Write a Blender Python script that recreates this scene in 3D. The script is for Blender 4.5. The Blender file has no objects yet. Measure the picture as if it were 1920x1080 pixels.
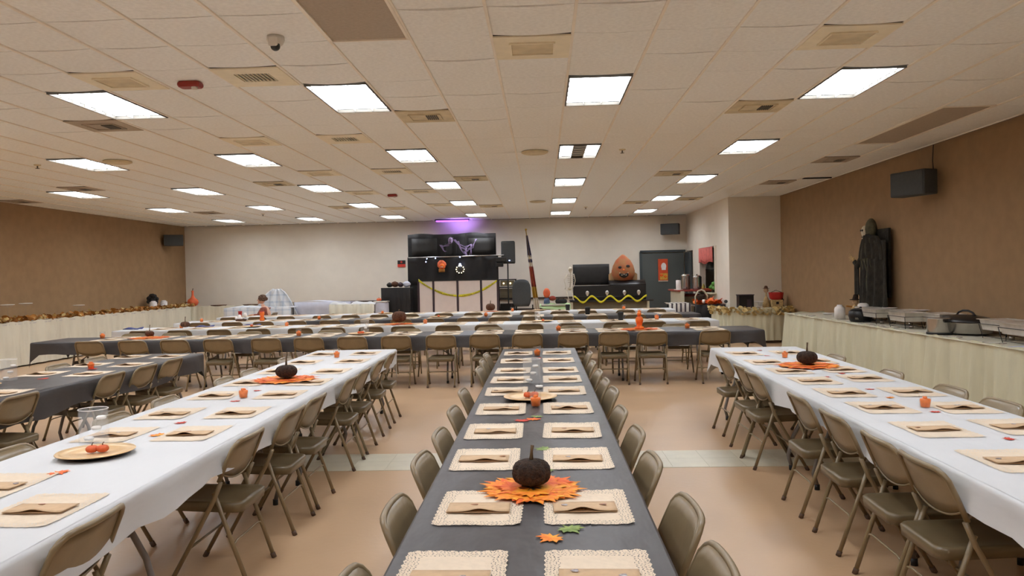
import bpy, math, random
from mathutils import Vector, Matrix
from math import sin, cos, pi, sqrt, radians as rad
R = random.Random(7)
col = bpy.context.scene.collection
scene = bpy.context.scene

# ------------------------------------------------------------------ camera, world, exposure
YAW, PITCH, ROLL, FPX, CAMZ = -.0397, -.0155, .021, 1430.3, 1.63
fw = Vector((sin(YAW)*cos(PITCH), cos(YAW)*cos(PITCH), sin(PITCH)))
rt = Vector((cos(YAW), -sin(YAW), 0)); dn = fw.cross(rt)
r2 = cos(ROLL)*rt + sin(ROLL)*dn; d2 = -sin(ROLL)*rt + cos(ROLL)*dn
cam = bpy.data.cameras.new('camera'); camo = bpy.data.objects.new('camera', cam); col.objects.link(camo)
m3 = Matrix((r2, -d2, -fw)).transposed()
camo.matrix_world = Matrix.Translation((0, 0, CAMZ)) @ m3.to_4x4()
cam.sensor_width = 36; cam.lens = 36*FPX/1920; cam.clip_start = .05; cam.clip_end = 100
scene.camera = camo
w = bpy.data.worlds.new('world'); scene.world = w; w.use_nodes = True
w.node_tree.nodes['Background'].inputs[0].default_value = (.5, .45, .4, 1)
w.node_tree.nodes['Background'].inputs[1].default_value = .02
scene.view_settings.view_transform = 'Standard'; scene.view_settings.look = 'None'
scene.view_settings.gamma = 1; scene.view_settings.use_curve_mapping = False
scene.view_settings.exposure = 2.1
PANEL = 4.3          # emission of the fluorescent panels
try:
    scene.cycles.use_light_tree = True
    scene.cycles.max_bounces = 8; scene.cycles.diffuse_bounces = 5; scene.cycles.transparent_max_bounces = 16
    scene.cycles.sample_clamp_indirect = 4
    scene.cycles.caustics_reflective = False; scene.cycles.caustics_refractive = False
    scene.cycles.use_denoising = True
except Exception: pass

# ------------------------------------------------------------------ materials
def lin(c): return tuple(((x/255)/12.92 if x/255 <= .04045 else (((x/255)+.055)/1.055)**2.4) for x in c)
def mat(name, c, rough=.6, metal=0, noise=0, nscale=8, bump=0, bscale=60, spec=.5, c2=None, coord='Object', alpha=1, trans=0, emit=None, estr=0, stretch=None, coat=0):
    m = bpy.data.materials.new(name); m.use_nodes = True; nt = m.node_tree; N = nt.nodes; L = nt.links
    b = N['Principled BSDF']; c = lin(c)
    b.inputs['Base Color'].default_value = (*c, 1); b.inputs['Roughness'].default_value = rough
    b.inputs['Metallic'].default_value = metal; b.inputs['Specular IOR Level'].default_value = spec
    b.inputs['Coat Weight'].default_value = coat
    if trans: b.inputs['Transmission Weight'].default_value = trans; b.inputs['IOR'].default_value = 1.3
    if alpha < 1: b.inputs['Alpha'].default_value = alpha
    if emit: b.inputs['Emission Color'].default_value = (*lin(emit), 1); b.inputs['Emission Strength'].default_value = estr
    tc = N.new('ShaderNodeTexCoord'); mp = N.new('ShaderNodeMapping'); L.new(tc.outputs[coord], mp.inputs[0])
    if stretch: mp.inputs['Scale'].default_value = stretch
    if noise or c2:
        n = N.new('ShaderNodeTexNoise'); n.inputs['Scale'].default_value = nscale; n.inputs['Detail'].default_value = 4
        L.new(mp.outputs[0], n.inputs[0])
        r = N.new('ShaderNodeValToRGB'); r.color_ramp.elements[0].position = .35; r.color_ramp.elements[1].position = .65
        if c2: a, z = c, lin(c2)
        else: a, z = tuple(x*(1-noise) for x in c), tuple(min(1, x*(1+noise)) for x in c)
        r.color_ramp.elements[0].color = (*a, 1); r.color_ramp.elements[1].color = (*z, 1)
        L.new(n.outputs[0], r.inputs[0]); L.new(r.outputs[0], b.inputs['Base Color'])
    if bump:
        n = N.new('ShaderNodeTexNoise'); n.inputs['Scale'].default_value = bscale; n.inputs['Detail'].default_value = 3
        L.new(mp.outputs[0], n.inputs[0])
        u = N.new('ShaderNodeBump'); u.inputs['Strength'].default_value = bump; u.inputs['Distance'].default_value = .02
        L.new(n.outputs[0], u.inputs['Height']); L.new(u.outputs[0], b.inputs['Normal'])
    return m
M = {}
def dm(k, *a, **kw): M[k] = mat(k, *a, **kw)
dm('tile', (246, 246, 242), .9, noise=.04, nscale=30, bump=.25, bscale=180)
dm('runner', (246, 238, 224), .6, noise=.03)
dm('plenum', (60, 50, 40), .9, noise=.1)
dm('vinyl', (198, 164, 128), .32, noise=.045, nscale=1.3, bump=.05, bscale=25, spec=.45)
dm('vinyl_white', (206, 198, 176), .3, noise=.04, nscale=6, bump=.05, bscale=25)
dm('wall_white', (234, 225, 210), .75, noise=.02, nscale=3, bump=.1, bscale=120)
dm('wall_brown', (160, 129, 94), .85, noise=.06, nscale=5, bump=.3, bscale=150)
dm('trim_dark', (70, 56, 46), .5, noise=.1)
dm('steel_tan', (132, 114, 84), .33, noise=.05, nscale=14, spec=.6, bump=.03, bscale=40)
dm('steel_seat', (108, 94, 68), .3, noise=.07, nscale=10, spec=.6)
dm('chrome', (190, 188, 184), .25, metal=.9, noise=.05)
dm('rubber', (92, 70, 54), .7, noise=.1)
dm('cloth_black', (64, 61, 61), .42, noise=.09, nscale=4, bump=.35, bscale=9, spec=.5, stretch=(1, .4, 1))
dm('cloth_white', (210, 211, 212), .6, noise=.02, nscale=3, bump=.35, bscale=7, stretch=(1, .4, 1))
dm('table_grey', (120, 114, 110), .45, noise=.05)
dm('table_top', (196, 190, 180), .5, noise=.05)
dm('lace', (226, 208, 184), .85, noise=.03, nscale=40, bump=.1)
dm('kraft', (204, 172, 136), .8, noise=.05, nscale=30, bump=.1)
dm('sticker', (110, 92, 96), .4, c2=(200, 196, 200), nscale=60)
dm('sticker_red', (176, 84, 50), .4, c2=(110, 90, 40), nscale=60)
dm('twig', (70, 48, 32), .9, c2=(38, 26, 18), nscale=60, bump=.9, bscale=120)
dm('twig_brown', (110, 72, 48), .9, c2=(74, 46, 32), nscale=60, bump=.8, bscale=120)
dm('stem', (96, 74, 50), .8, noise=.2, nscale=30)
dm('leaf_orange', (240, 120, 22), .6, c2=(250, 170, 40), nscale=14)
dm('leaf_deep', (226, 84, 26), .6, c2=(245, 130, 30), nscale=14)
dm('leaf_red', (190, 44, 38), .6, c2=(216, 76, 44), nscale=20)
dm('leaf_green', (104, 132, 60), .6, c2=(150, 168, 90), nscale=20)
dm('leaf_brown', (150, 96, 40), .8, c2=(190, 130, 56), nscale=9)
dm('leaf_gold', (196, 168, 100), .7, c2=(220, 196, 140), nscale=20)
dm('candy', (246, 122, 20), .45, noise=.15, nscale=50)
dm('gold_plate', (224, 188, 138), .35, metal=.25, noise=.06, nscale=12)
dm('plate_under', (60, 44, 34), .6, noise=.1)
dm('glass', (245, 248, 250), .05, trans=.0, alpha=.07, spec=.9, noise=.01)
dm('cup_clear', (235, 230, 225), .1, alpha=.06, spec=.8, noise=.01)
dm('wax', (244, 240, 234), .4, noise=.02, emit=(255, 250, 240), estr=.0)
dm('skirt', (208, 205, 178), .75, noise=.06, nscale=4, bump=.4, bscale=14, stretch=(1, 1, .25))
dm('skirt_pale', (214, 209, 190), .75, noise=.05, nscale=4, bump=.3, bscale=14, stretch=(1, 1, .25))
dm('aluminium', (224, 219, 210), .35, metal=.45, noise=.08, nscale=10)
dm('steel', (190, 186, 180), .22, metal=.9, noise=.08)
dm('black_gloss', (22, 20, 20), .38, noise=.1)
dm('black_matt', (38, 36, 34), .7, noise=.15)
dm('black_cloth', (34, 32, 32), .8, noise=.25, nscale=3, bump=.5, bscale=6)
dm('black_robe', (40, 36, 27), .9, noise=.35, nscale=8, bump=.7, bscale=20)
dm('grey_rag', (84, 80, 60), .9, noise=.3, nscale=12, bump=.6, bscale=30)
dm('web', (150, 130, 170), .9, noise=.3, nscale=12)
dm('foam', (240, 234, 230), .6, noise=.02)
dm('door_grey', (84, 90, 88), .5, noise=.05, nscale=2)
dm('door_dark', (62, 70, 72), .5, noise=.05, nscale=2)
dm('speaker_grey', (70, 74, 76), .7, noise=.08, nscale=40, bump=.2, bscale=200)
dm('strobe_red', (150, 44, 34), .4, noise=.05)
dm('vent_cream', (242, 232, 206), .6, noise=.04)
dm('vent_tan', (214, 200, 168), .7, noise=.1, nscale=6)
dm('vent_dark', (88, 82, 72), .6, noise=.1)
dm('grille_brown', (180, 166, 148), .8, noise=.05, nscale=40)
dm('plastic_white', (220, 214, 204), .5, noise=.03)
dm('smoke_glass', (50, 52, 50), .15, noise=.05)
dm('panel_dark', (60, 44, 52), .6, noise=.05)
dm('panel_white', (226, 214, 208), .6, noise=.02)
dm('tape', (226, 218, 40), .45, noise=.04)
dm('ink', (24, 22, 20), .6, noise=.05)
dm('sign_red', (214, 60, 40), .5, noise=.05)
dm('bone', (206, 194, 170), .6, noise=.12, nscale=30)
dm('pumpkin_orange', (222, 104, 60), .6, noise=.1, nscale=8)
dm('pumpkin_face', (164, 118, 76), .85, c2=(176, 94, 60), nscale=5)
dm('pumpkin_tan', (176, 140, 96), .8, noise=.1, nscale=8)
dm('banner_orange', (216, 84, 44), .7, noise=.08)
dm('banner_yellow', (214, 160, 60), .7, noise=.15, nscale=20)
dm('valance', (222, 120, 112), .8, noise=.1, nscale=10)
dm('red', (190, 40, 34), .45, noise=.05)
dm('navy', (50, 56, 110), .6, noise=.1)
dm('skin', (222, 172, 146), .5, noise=.04, nscale=20)
dm('shirt', (142, 80, 66), .85, noise=.12, nscale=12, bump=.3)
dm('hair', (84, 60, 46), .8, c2=(112, 84, 64), nscale=40, bump=.8, bscale=60)
dm('hair_black', (30, 24, 22), .8, noise=.3, nscale=30, bump=.6, bscale=50)
dm('denim', (70, 74, 90), .8, noise=.1)
dm('blue_cloth', (204, 206, 220), .7, noise=.03, bump=.4, bscale=7)
dm('green_cloth', (186, 214, 160), .7, noise=.05, bump=.4, bscale=9)
dm('green', (90, 150, 60), .5, noise=.2)
dm('yellow', (214, 190, 90), .5, noise=.1)
dm('zebra_cloth', (216, 210, 200), .7, noise=.03)
dm('counter_red', (150, 58, 46), .4, noise=.08)
dm('cream_board', (210, 204, 180), .6, noise=.04)
dm('khaki_board', (120, 110, 88), .7, noise=.08)
dm('flag_red', (150, 60, 44), .8, noise=.1)
dm('flag_blue', (62, 54, 74), .8, noise=.1)
dm('flag_white', (220, 206, 186), .8, noise=.05)
dm('gold', (200, 160, 70), .35, metal=.7, noise=.05)
dm('straw', (190, 160, 110), .8, noise=.2, nscale=30)
dm('denim_blue', (90, 110, 140), .8, noise=.1)
dm('purple_glow', (150, 90, 220), .5, noise=.02, emit=(140, 70, 255), estr=1.2)
dm('led_blue', (170, 190, 255), .3, noise=.02, emit=(170, 190, 255), estr=3)
dm('led_warm', (255, 236, 190), .3, noise=.02, emit=(255, 236, 190), estr=2)
dm('lamp', (255, 255, 255), .5, noise=.01, emit=(240, 246, 255), estr=PANEL)
dm('lamp_off', (126, 128, 124), .5, noise=.05)
dm('louvre', (226, 226, 222), .35, noise=.02)
# plaid blanket: white with thin blue checks
def checks(name, base, line, sc, vert_only=False):
    m = mat(name, base, .8, noise=.02); nt = m.node_tree; N = nt.nodes; L = nt.links; b = N['Principled BSDF']
    tc = N.new('ShaderNodeTexCoord'); sp = N.new('ShaderNodeSeparateXYZ'); L.new(tc.outputs['Object'], sp.inputs[0])
    outs = []
    for ax in ((0,) if vert_only else (0, 1, 2)):
        mu = N.new('ShaderNodeMath'); mu.operation = 'MULTIPLY'; mu.inputs[1].default_value = sc; L.new(sp.outputs[ax], mu.inputs[0])
        fr = N.new('ShaderNodeMath'); fr.operation = 'FRACT'; L.new(mu.outputs[0], fr.inputs[0])
        lt = N.new('ShaderNodeMath'); lt.operation = 'LESS_THAN'; lt.inputs[1].default_value = .4 if vert_only else .25; L.new(fr.outputs[0], lt.inputs[0]); outs.append(lt)
    a = outs[0]
    for o in outs[1:]:
        mx = N.new('ShaderNodeMath'); mx.operation = 'ADD'; L.new(a.outputs[0], mx.inputs[0]); L.new(o.outputs[0], mx.inputs[1]); a = mx
    sc_ = N.new('ShaderNodeMath'); sc_.operation = 'MULTIPLY'; sc_.inputs[1].default_value = 1 if vert_only else .4; L.new(a.outputs[0], sc_.inputs[0])
    mx = N.new('ShaderNodeMix'); mx.data_type = 'RGBA'; L.new(sc_.outputs[0], mx.inputs[0])
    mx.inputs[6].default_value = (*lin(base), 1); mx.inputs[7].default_value = (*lin(line), 1)
    L.new(mx.outputs[2], b.inputs['Base Color']); M[name] = m
checks('plaid', (222, 224, 226), (170, 184, 200), 5)
checks('zebra', (216, 210, 200), (70, 60, 66), 9, True)

# ------------------------------------------------------------------ mesh builder
class MB:
    def __init__(s): s.v = []; s.f = []; s.sm = []
    def add(s, vs, fs, smooth=False):
        n = len(s.v); s.v += [tuple(p) for p in vs]; s.f += [tuple(i+n for i in f) for f in fs]; s.sm += [smooth]*len(fs); return s
    def box(s, cx, cy, cz, sx, sy, sz, rz=0, bev=0):
        hx, hy, hz = sx/2, sy/2, sz/2; c, q = cos(rz), sin(rz)
        if bev <= 0:
            P = [(x, y, z) for z in (-hz, hz) for x, y in ((-hx, -hy), (hx, -hy), (hx, hy), (-hx, hy))]
            F = [(3, 2, 1, 0), (4, 5, 6, 7), (0, 1, 5, 4), (1, 2, 6, 5), (2, 3, 7, 6), (3, 0, 4, 7)]
        else:
            b = min(bev, hx*.9, hy*.9, hz*.9); P = []; 
            ring = lambda ix, iy, z: [(-ix, -iy+b, z), (-ix+b, -iy, z), (ix-b, -iy, z), (ix, -iy+b, z), (ix, iy-b, z), (ix-b, iy, z), (-ix+b, iy, z), (-ix, iy-b, z)]
            P = ring(hx-b*.6, hy-b*.6, -hz)+ring(hx, hy, -hz+b)+ring(hx, hy, hz-b)+ring(hx-b*.6, hy-b*.6, hz)
            F = [tuple(range(7, -1, -1)), tuple(range(24, 32))]
            for k in range(3):
                for i in range(8): j = (i+1) % 8; F.append((k*8+i, k*8+j, k*8+8+j, k*8+8+i))
        return s.add([(cx+x*c-y*q, cy+x*q+y*c, cz+z) for x, y, z in P], F)
    def tube(s, pts, r, n=8, closed=False, cap=True):
        pts = [Vector(p) for p in pts]; rs = r if isinstance(r, (list, tuple)) else [r]*len(pts); m = len(pts)
        V = []; F = []; u = None
        for i, p in enumerate(pts):
            a = pts[(i-1) % m] if (closed or i > 0) else pts[i]; b = pts[(i+1) % m] if (closed or i < m-1) else pts[i]
            t = (b-a).normalized() if (b-a).length > 1e-9 else Vector((0, 0, 1))
            if u is None: u = t.cross(Vector((0, 0, 1)));  u = t.cross(Vector((1, 0, 0))) if u.length < .1 else u
            u = (u-t*u.dot(t)).normalized(); w_ = t.cross(u)
            for k in range(n): an = 2*pi*k/n; V.append(p+(u*cos(an)+w_*sin(an))*rs[i])
        for i in range(m if closed else m-1):
            for k in range(n): a = i*n+k; b = i*n+(k+1) % n; c = ((i+1) % m)*n+(k+1) % n; d = ((i+1) % m)*n+k; F.append((a, b, c, d))
        if cap and not closed: F += [tuple(range(n-1, -1, -1)), tuple(range((m-1)*n, m*n))]
        return s.add(V, F, True)
    def lathe(s, prof, n=20, cx=0, cy=0, cz=0, lobes=0, lamp=0, sx=1, sy=1):
        V = []; F = []
        for r, z in prof:
            for k in range(n):
                a = 2*pi*k/n; q = r*(1-lamp*abs(sin(a*lobes/2))**.0001*(0.5+0.5*cos(a*lobes))) if lobes else r
                V.append((cx+q*cos(a)*sx, cy+q*sin(a)*sy, cz+z))
        for i in range(len(prof)-1):
            for k in range(n): F.append((i*n+k, i*n+(k+1) % n, (i+1)*n+(k+1) % n, (i+1)*n+k))
        if prof[0][0] > 1e-6: F.append(tuple(range(n-1, -1, -1)))
        if prof[-1][0] > 1e-6: F.append(tuple(range((len(prof)-1)*n, len(prof)*n)))
        return s.add(V, F, True)
    def ball(s, cx, cy, cz, rx, ry=None, rz=None, n=12, m=8, jit=0):
        ry = ry or rx; rz = rz or rx; V = []; F = []
        for i in range(m+1):
            t = pi*i/m
            for k in range(n):
                a = 2*pi*k/n; j = 1+(R.uniform(-jit, jit) if 0 < i < m else 0)
                V.append((cx+rx*sin(t)*cos(a)*j, cy+ry*sin(t)*sin(a)*j, cz-rz*cos(t)*j))
        for i in range(m):
            for k in range(n): F.append((i*n+k, i*n+(k+1) % n, (i+1)*n+(k+1) % n, (i+1)*n+k))
        return s.add(V, F, True)
    def prism(s, poly, z0, z1, mtx=None):
        n = len(poly); V = [(x, y, z0) for x, y in poly]+[(x, y, z1) for x, y in poly]
        if mtx: V = [tuple(mtx @ Vector(p)) for p in V]
        return s.add(V, [tuple(range(n-1, -1, -1)), tuple(range(n, 2*n))]+[(i, (i+1) % n, n+(i+1) % n, n+i) for i in range(n)])
    def grid(s, fn, nu, nv, thick=0, smooth=True):
        V = [Vector(fn(i/nu, j/nv)) for j in range(nv+1) for i in range(nu+1)]; F = [(j*(nu+1)+i, j*(nu+1)+i+1, (j+1)*(nu+1)+i+1, (j+1)*(nu+1)+i) for j in range(nv) for i in range(nu)]
        if thick:
            N = len(V); nr = []
            for j in range(nv+1):
                for i in range(nu+1):
                    a = V[j*(nu+1)+min(i+1, nu)]-V[j*(nu+1)+max(i-1, 0)]; b = V[min(j+1, nv)*(nu+1)+i]-V[max(j-1, 0)*(nu+1)+i]
                    c = a.cross(b); nr.append(c.normalized() if c.length > 1e-12 else Vector((0, 0, 1)))
            W = [V[i]-nr[i]*thick for i in range(N)]; V = V+W; F = F+[tuple(i+N for i in reversed(f)) for f in F]
            bd = list(range(nu+1))+[(j)*(nu+1)+nu for j in range(1, nv+1)]+[nv*(nu+1)+i for i in range(nu-1, -1, -1)]+[j*(nu+1) for j in range(nv-1, 0, -1)]
            for k in range(len(bd)): a, b = bd[k], bd[(k+1) % len(bd)]; F.append((b, a, a+N, b+N))
        return s.add(V, F, smooth)
    def mesh(s, name, m):
        me = bpy.data.meshes.new(name); me.from_pydata(s.v, [], s.f); me.polygons.foreach_set('use_smooth', s.sm)
        me.materials.append(M[m] if isinstance(m, str) else m); me.update(); return me
    def build(s, name, m, parent=None, loc=None, rz=0):
        o = bpy.data.objects.new(name, s.mesh(name, m)); col.objects.link(o)
        if parent: o.parent = parent
        if loc: o.location = loc
        if rz: o.rotation_euler.z = rz
        return o
def inst(name, me, parent=None, loc=(0, 0, 0), rz=0, sc=None):
    o = bpy.data.objects.new(name, me); col.objects.link(o); o.parent = parent; o.location = loc; o.rotation_euler.z = rz
    if sc: o.scale = sc
    return o
def tag(o, label, cat, group=None, kind=None):
    o['label'] = label; o['category'] = cat
    if group: o['group'] = group
    if kind: o['kind'] = kind
    return o
def thing(name, label, cat, loc=(0, 0, 0), rz=0, group=None):
    o = bpy.data.objects.new(name, None); col.objects.link(o); o.location = loc; o.rotation_euler.z = rz
    o.empty_display_size = .1; return tag(o, label, cat, group)
def struct(o, label=None):
    o['kind'] = 'structure'
    if label: o['label'] = label
    return o
def copy_tree(o, parent=None):
    c = o.copy(); col.objects.link(c); c.parent = parent
    for ch in list(KIDS.get(o.name, [])): copy_tree_child(ch, c)
    return c
KIDS = {}
def kids_of(root):
    def rec(o):
        KIDS[o.name] = [x for x in bpy.data.objects if x.parent == o]
        for k in KIDS[o.name]: rec(k)
    rec(root)
def copy_tree_child(o, parent):
    c = o.copy(); col.objects.link(c); c.parent = parent
    for ch in KIDS.get(o.name, []): copy_tree_child(ch, c)
    return c
def place(proto, loc, rz, label, used, group=None, scale=None):
    if not used: o = proto; used.append(1)
    else: o = copy_tree(proto)
    o.location = loc; o.rotation_euler = (0, 0, rz); o['label'] = label
    if group: o['group'] = group
    if scale: o.scale = scale
    return o
ORD = ['first', 'second', 'third', 'fourth', 'fifth', 'sixth', 'seventh', 'eighth', 'ninth', 'tenth', 'eleventh', 'twelfth', 'thirteenth', 'fourteenth', 'fifteenth', 'sixteenth', 'seventeenth', 'eighteenth']

# ------------------------------------------------------------------ room shell
CZ = CAMZ+1.807; XL, XR, YB, YF = -11.45, 5.80, 24.1, -3.2
G0x, G0y, GW = .265, 6.96, .6096
fl = struct(MB().box((XL+XR)/2, (YB+YF)/2, -.05, XR-XL+.4, YB-YF+.4, .1).build('floor', 'vinyl'))
nst = 0
sp = MB()
for i in range(57):
    x = XL+.15+i*.3048
    sme = None
tile_me = MB().box(0, 0, .0015, .303, .303, .003).mesh('floor_tile', 'vinyl_white')
for i in range(56):
    for j in range(2): inst('floor_tile', tile_me, fl, (XL+.17+i*.3048, 6.56+j*.3048, 0))
struct(MB().box((XL+XR)/2, YB+.1, CZ/2, XR-XL+.4, .2, CZ).build('wall_back', 'wall_white'))
struct(MB().box(XL-.1, (YB+YF)/2, CZ/2, .2, YB-YF, CZ).build('wall_left', 'wall_brown'))
struct(MB().box(XR+.1, (18.75+YF)/2, CZ/2, .2, 18.75-YF, CZ).build('wall_right', 'wall_brown'))
struct(MB().box((XL+XR)/2, YF-.1, CZ/2, XR-XL+.4, .2, CZ).build('wall_front', 'wall_white'))
# alcove wall: front face at y 18.75, side face at x 4.55 with a serving window and a doorway
wb = MB(); AX = 4.55
wb.box((AX+6)/2, 18.82, CZ/2, 6-AX, .14, CZ)
def sidewall(y0, y1, z0, z1): wb.box(AX+.06, (y0+y1)/2, (z0+z1)/2, .12, y1-y0, z1-z0)
sidewall(18.89, 20.15, 0, CZ); sidewall(20.15, 22.0, 0, 1.08); sidewall(20.15, 22.0, 2.28, CZ); sidewall(22.0, 23.2, 0, CZ); sidewall(23.2, 24.1, 2.3, CZ)
struct(wb.build('wall_alcove', 'wall_white'))
struct(MB().box(5.6, 21.5, 1.7, 1.6, 5, .02).box(6.4, 21.5, 1.7, .05, 5, 3.4).build('wall_kitchen', 'door_dark'))
win = struct(MB().box(AX-.005, 21.07, 1.07, .34, 1.9, .035).build('window_1', 'cream_board'), 'serving window in the white alcove side wall')
MB().box(AX-.02, 20.13, 1.68, .05, .05, 1.2).box(AX-.02, 22.02, 1.68, .05, .05, 1.2).box(AX-.02, 21.07, 2.3, .05, 1.94, .05).build('frame', 'wall_white', win)
bb = MB().box((XL+XR)/2, YB-.015, .06, XR-XL, .03, .12); struct(bb.build('baseboard_back', 'trim_dark'))
struct(MB().box(XL+.015, (YB+YF)/2, .06, .03, YB-YF, .12).build('baseboard_left', 'trim_dark'))
struct(MB().box(XR-.015, (18.7+YF)/2, .06, .03, 18.7-YF, .12).build('baseboard_right', 'trim_dark'))
rail = struct(MB().box(-2.0, YB-.02, .92, 9.6, .04, .06).box(-2.0, YB-.02, .58, 9.6, .03, .05).build('trim_1', 'trim_dark'))

# ---- ceiling: concealed-grid tiles hung between long runners
cols_ = range(-20, 10); rows_ = range(-17, 29)
ceil_o = MB().box((XL+XR)/2, (YB+YF)/2, CZ+.17, XR-XL+.4, YB-YF+.4, .06).build('ceiling', 'plenum'); struct(ceil_o)
rb = MB()
for k in range(-19, 11):
    x = G0x+k*GW
    if XL < x < XR: rb.box(x, (YB+YF)/2, CZ-.002, .022, YB-YF, .012)
rb.build('runner', 'runner', ceil_o)
def tmesh(sag, w0=GW-.004, d0=GW-.007):
    b = MB(); n = 6
    f = lambda u, v: ((u-.5)*w0, (v-.5)*d0, -sag*(1-(2*u-1)**2)*(.45+.55*abs(2*v-1))+.004)
    b.grid(f, n, 2, smooth=False); b.v = [tuple(p) for p in b.v]
    # edges turned up so that the joints read as recessed lines
    n0 = len(b.v); vs = []; fs = []
    for (v) in (0, 1):
        for i in range(n+1): x, y, z = f(i/n, v); vs += [(x, y, z), (x, y, z+.02)]
    for s_ in (0, 1):
        o = s_*(n+1)*2
        for i in range(n): fs.append((o+2*i, o+2*i+1, o+2*i+3, o+2*i+2))
    b.add(vs, fs); return b
TM = [tmesh(s_).mesh('ceiling_tile', 'tile') for s_ in (.003, .008, .013, .017)]
TMB = [tmesh(.004), tmesh(.002)]
LIGHTC = (-16, -12, -8, -4, 0, 4); LIGHTR = (-12, -6, 0, 6, 12, 18, 24)
VENT = {(-5, -1): 'dark_grille', (-7, -1): 'plain', (-1, -2): 'plain', (3, -2): 'plain_tan', (-3, 2): 'half_tan', (3, 2): 'half_tan', (-9, 2): 'brown', (-7, 4): 'plain', (-5, 4): 'dark_grille',
 (-5, 9): 'dark_grille', (-3, 11): 'half_tan', (-7, 9): 'plain', (3, 11): 'half_tan', (-9, 11): 'half_tan', (-5, 14): 'dark_grille', (-7, 14): 'plain', (-5, 19): 'dark_grille', (-3, 20): 'half_tan',
 (3, 20): 'half_tan', (-15, 11): 'brown', (-15, 20): 'brown', (7, 9): 'brown', (7, 14): 'brown', (-19, 14): 'brown', (-7, 20): 'plain', (-9, 19): 'half_tan', (5, 19): 'half_tan'}
BIGR = {(7, 3), (7, 4), (7, 5), (7, 6)}; BIGT = {(-3, -3), (-3, -4), (-3, -5)}
skip = set(VENT) | BIGR | BIGT
for c in LIGHTC:
    for r in LIGHTR: skip |= {(c, r), (c, r+1)}
cells = []
for c in range(-20, 10):
    for r in range(-17, 29):
        if (c, r) in skip: continue
        x = G0x+(c+.5)*GW; y = G0y+(r+.5)*GW
        if x < XL-.2 or x > XR+.2 or y < YF or y > YB+.2: continue
        if x > 4.7 and y > 18.9: continue
        cells.append((x, y))
vis = sorted([p for p in cells if 5.0 < p[1] and abs(p[0]+.04*p[1]) < .71*p[1]], key=lambda p: p[0]**2+p[1]**2)[:295]
vset = set(vis)
for x, y in vis:
    d = y; k = 0 if y > 9.5 else R.choice((1, 2, 2, 3))
    inst('ceiling_tile', TM[k], ceil_o, (x, y, CZ))
rest = MB()
for x, y in cells:
    if (x, y) in vset: continue
    b = TMB[0]; rest.add([(p[0]+x, p[1]+y, p[2]+CZ) for p in b.v], b.f)
st = rest.build('ceiling_tiles_beyond', 'tile', ceil_o); st['kind'] = 'stuff'

# ---- fluorescent troffers
def troffer(off_mid=False):
    t = thing('ceiling_light', 'x', 'light'); W, D = .556, 1.13
    f = MB()
    for sx in (-1, 1): f.box(sx*(W/2+.007), 0, .012, .014, D+.03, .03)
    for sy in (-1, 1): f.box(0, sy*(D/2+.007), .012, W, .014, .03)
    f.build('frame', 'vent_dark', t)
    cellw = W/3; d = MB()
    for i in range(3):
        b = MB().box((i-1)*cellw, 0, .036, cellw, D, .004)
        b.build('lamp_panel', 'lamp_off' if (off_mid and i == 1) else 'lamp', t)
    lv = MB()
    for i in (1, 2): lv.box(-W/2+i*cellw, 0, .02, .006, D, .028)
    for j in range(1, 6):
        y = -D/2+j*D/6
        for i in range(3):
            lv.grid(lambda u, v, x0=-W/2+i*cellw, y=y: (x0+u*cellw, y+.004*(v-.5), .01+.022*v-.006*sin(pi*u)), 6, 1, thick=.004)
    lv.build('louvre', 'louvre', t)
    MB().box(0, 0, .05, W+.03, D+.03, .02).build('housing', 'vent_dark', t)
    kids_of(t); return t
lt_p = troffer(); lt_off = troffer(True); used = []; usedo = []
rown = {-12: 'behind the camera', -6: 'just above the camera', 0: 'in the nearest row', 6: 'in the second row from the camera', 12: 'in the third row from the camera', 18: 'in the fourth row from the camera', 24: 'in the farthest row'}
coln = {-16: 'beside the left wall', -12: 'second column from left', -8: 'third column from left', -4: 'fourth column from left', 0: 'above the central black table', 4: 'right column'}
for r in LIGHTR:
    for c in LIGHTC:
        loc = (G0x+(c+.5)*GW, G0y+(r+1)*GW, CZ-.012)
        if (c, r) == (0, 6): place(lt_off, loc, 0, 'fluorescent ceiling panel with its middle tube dark, above the central table', usedo, 'fluorescent ceiling panels')
        else: place(lt_p, loc, 0, 'fluorescent ceiling light %s, %s' % (rown[r], coln[c]), used, 'fluorescent ceiling panels')
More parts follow.
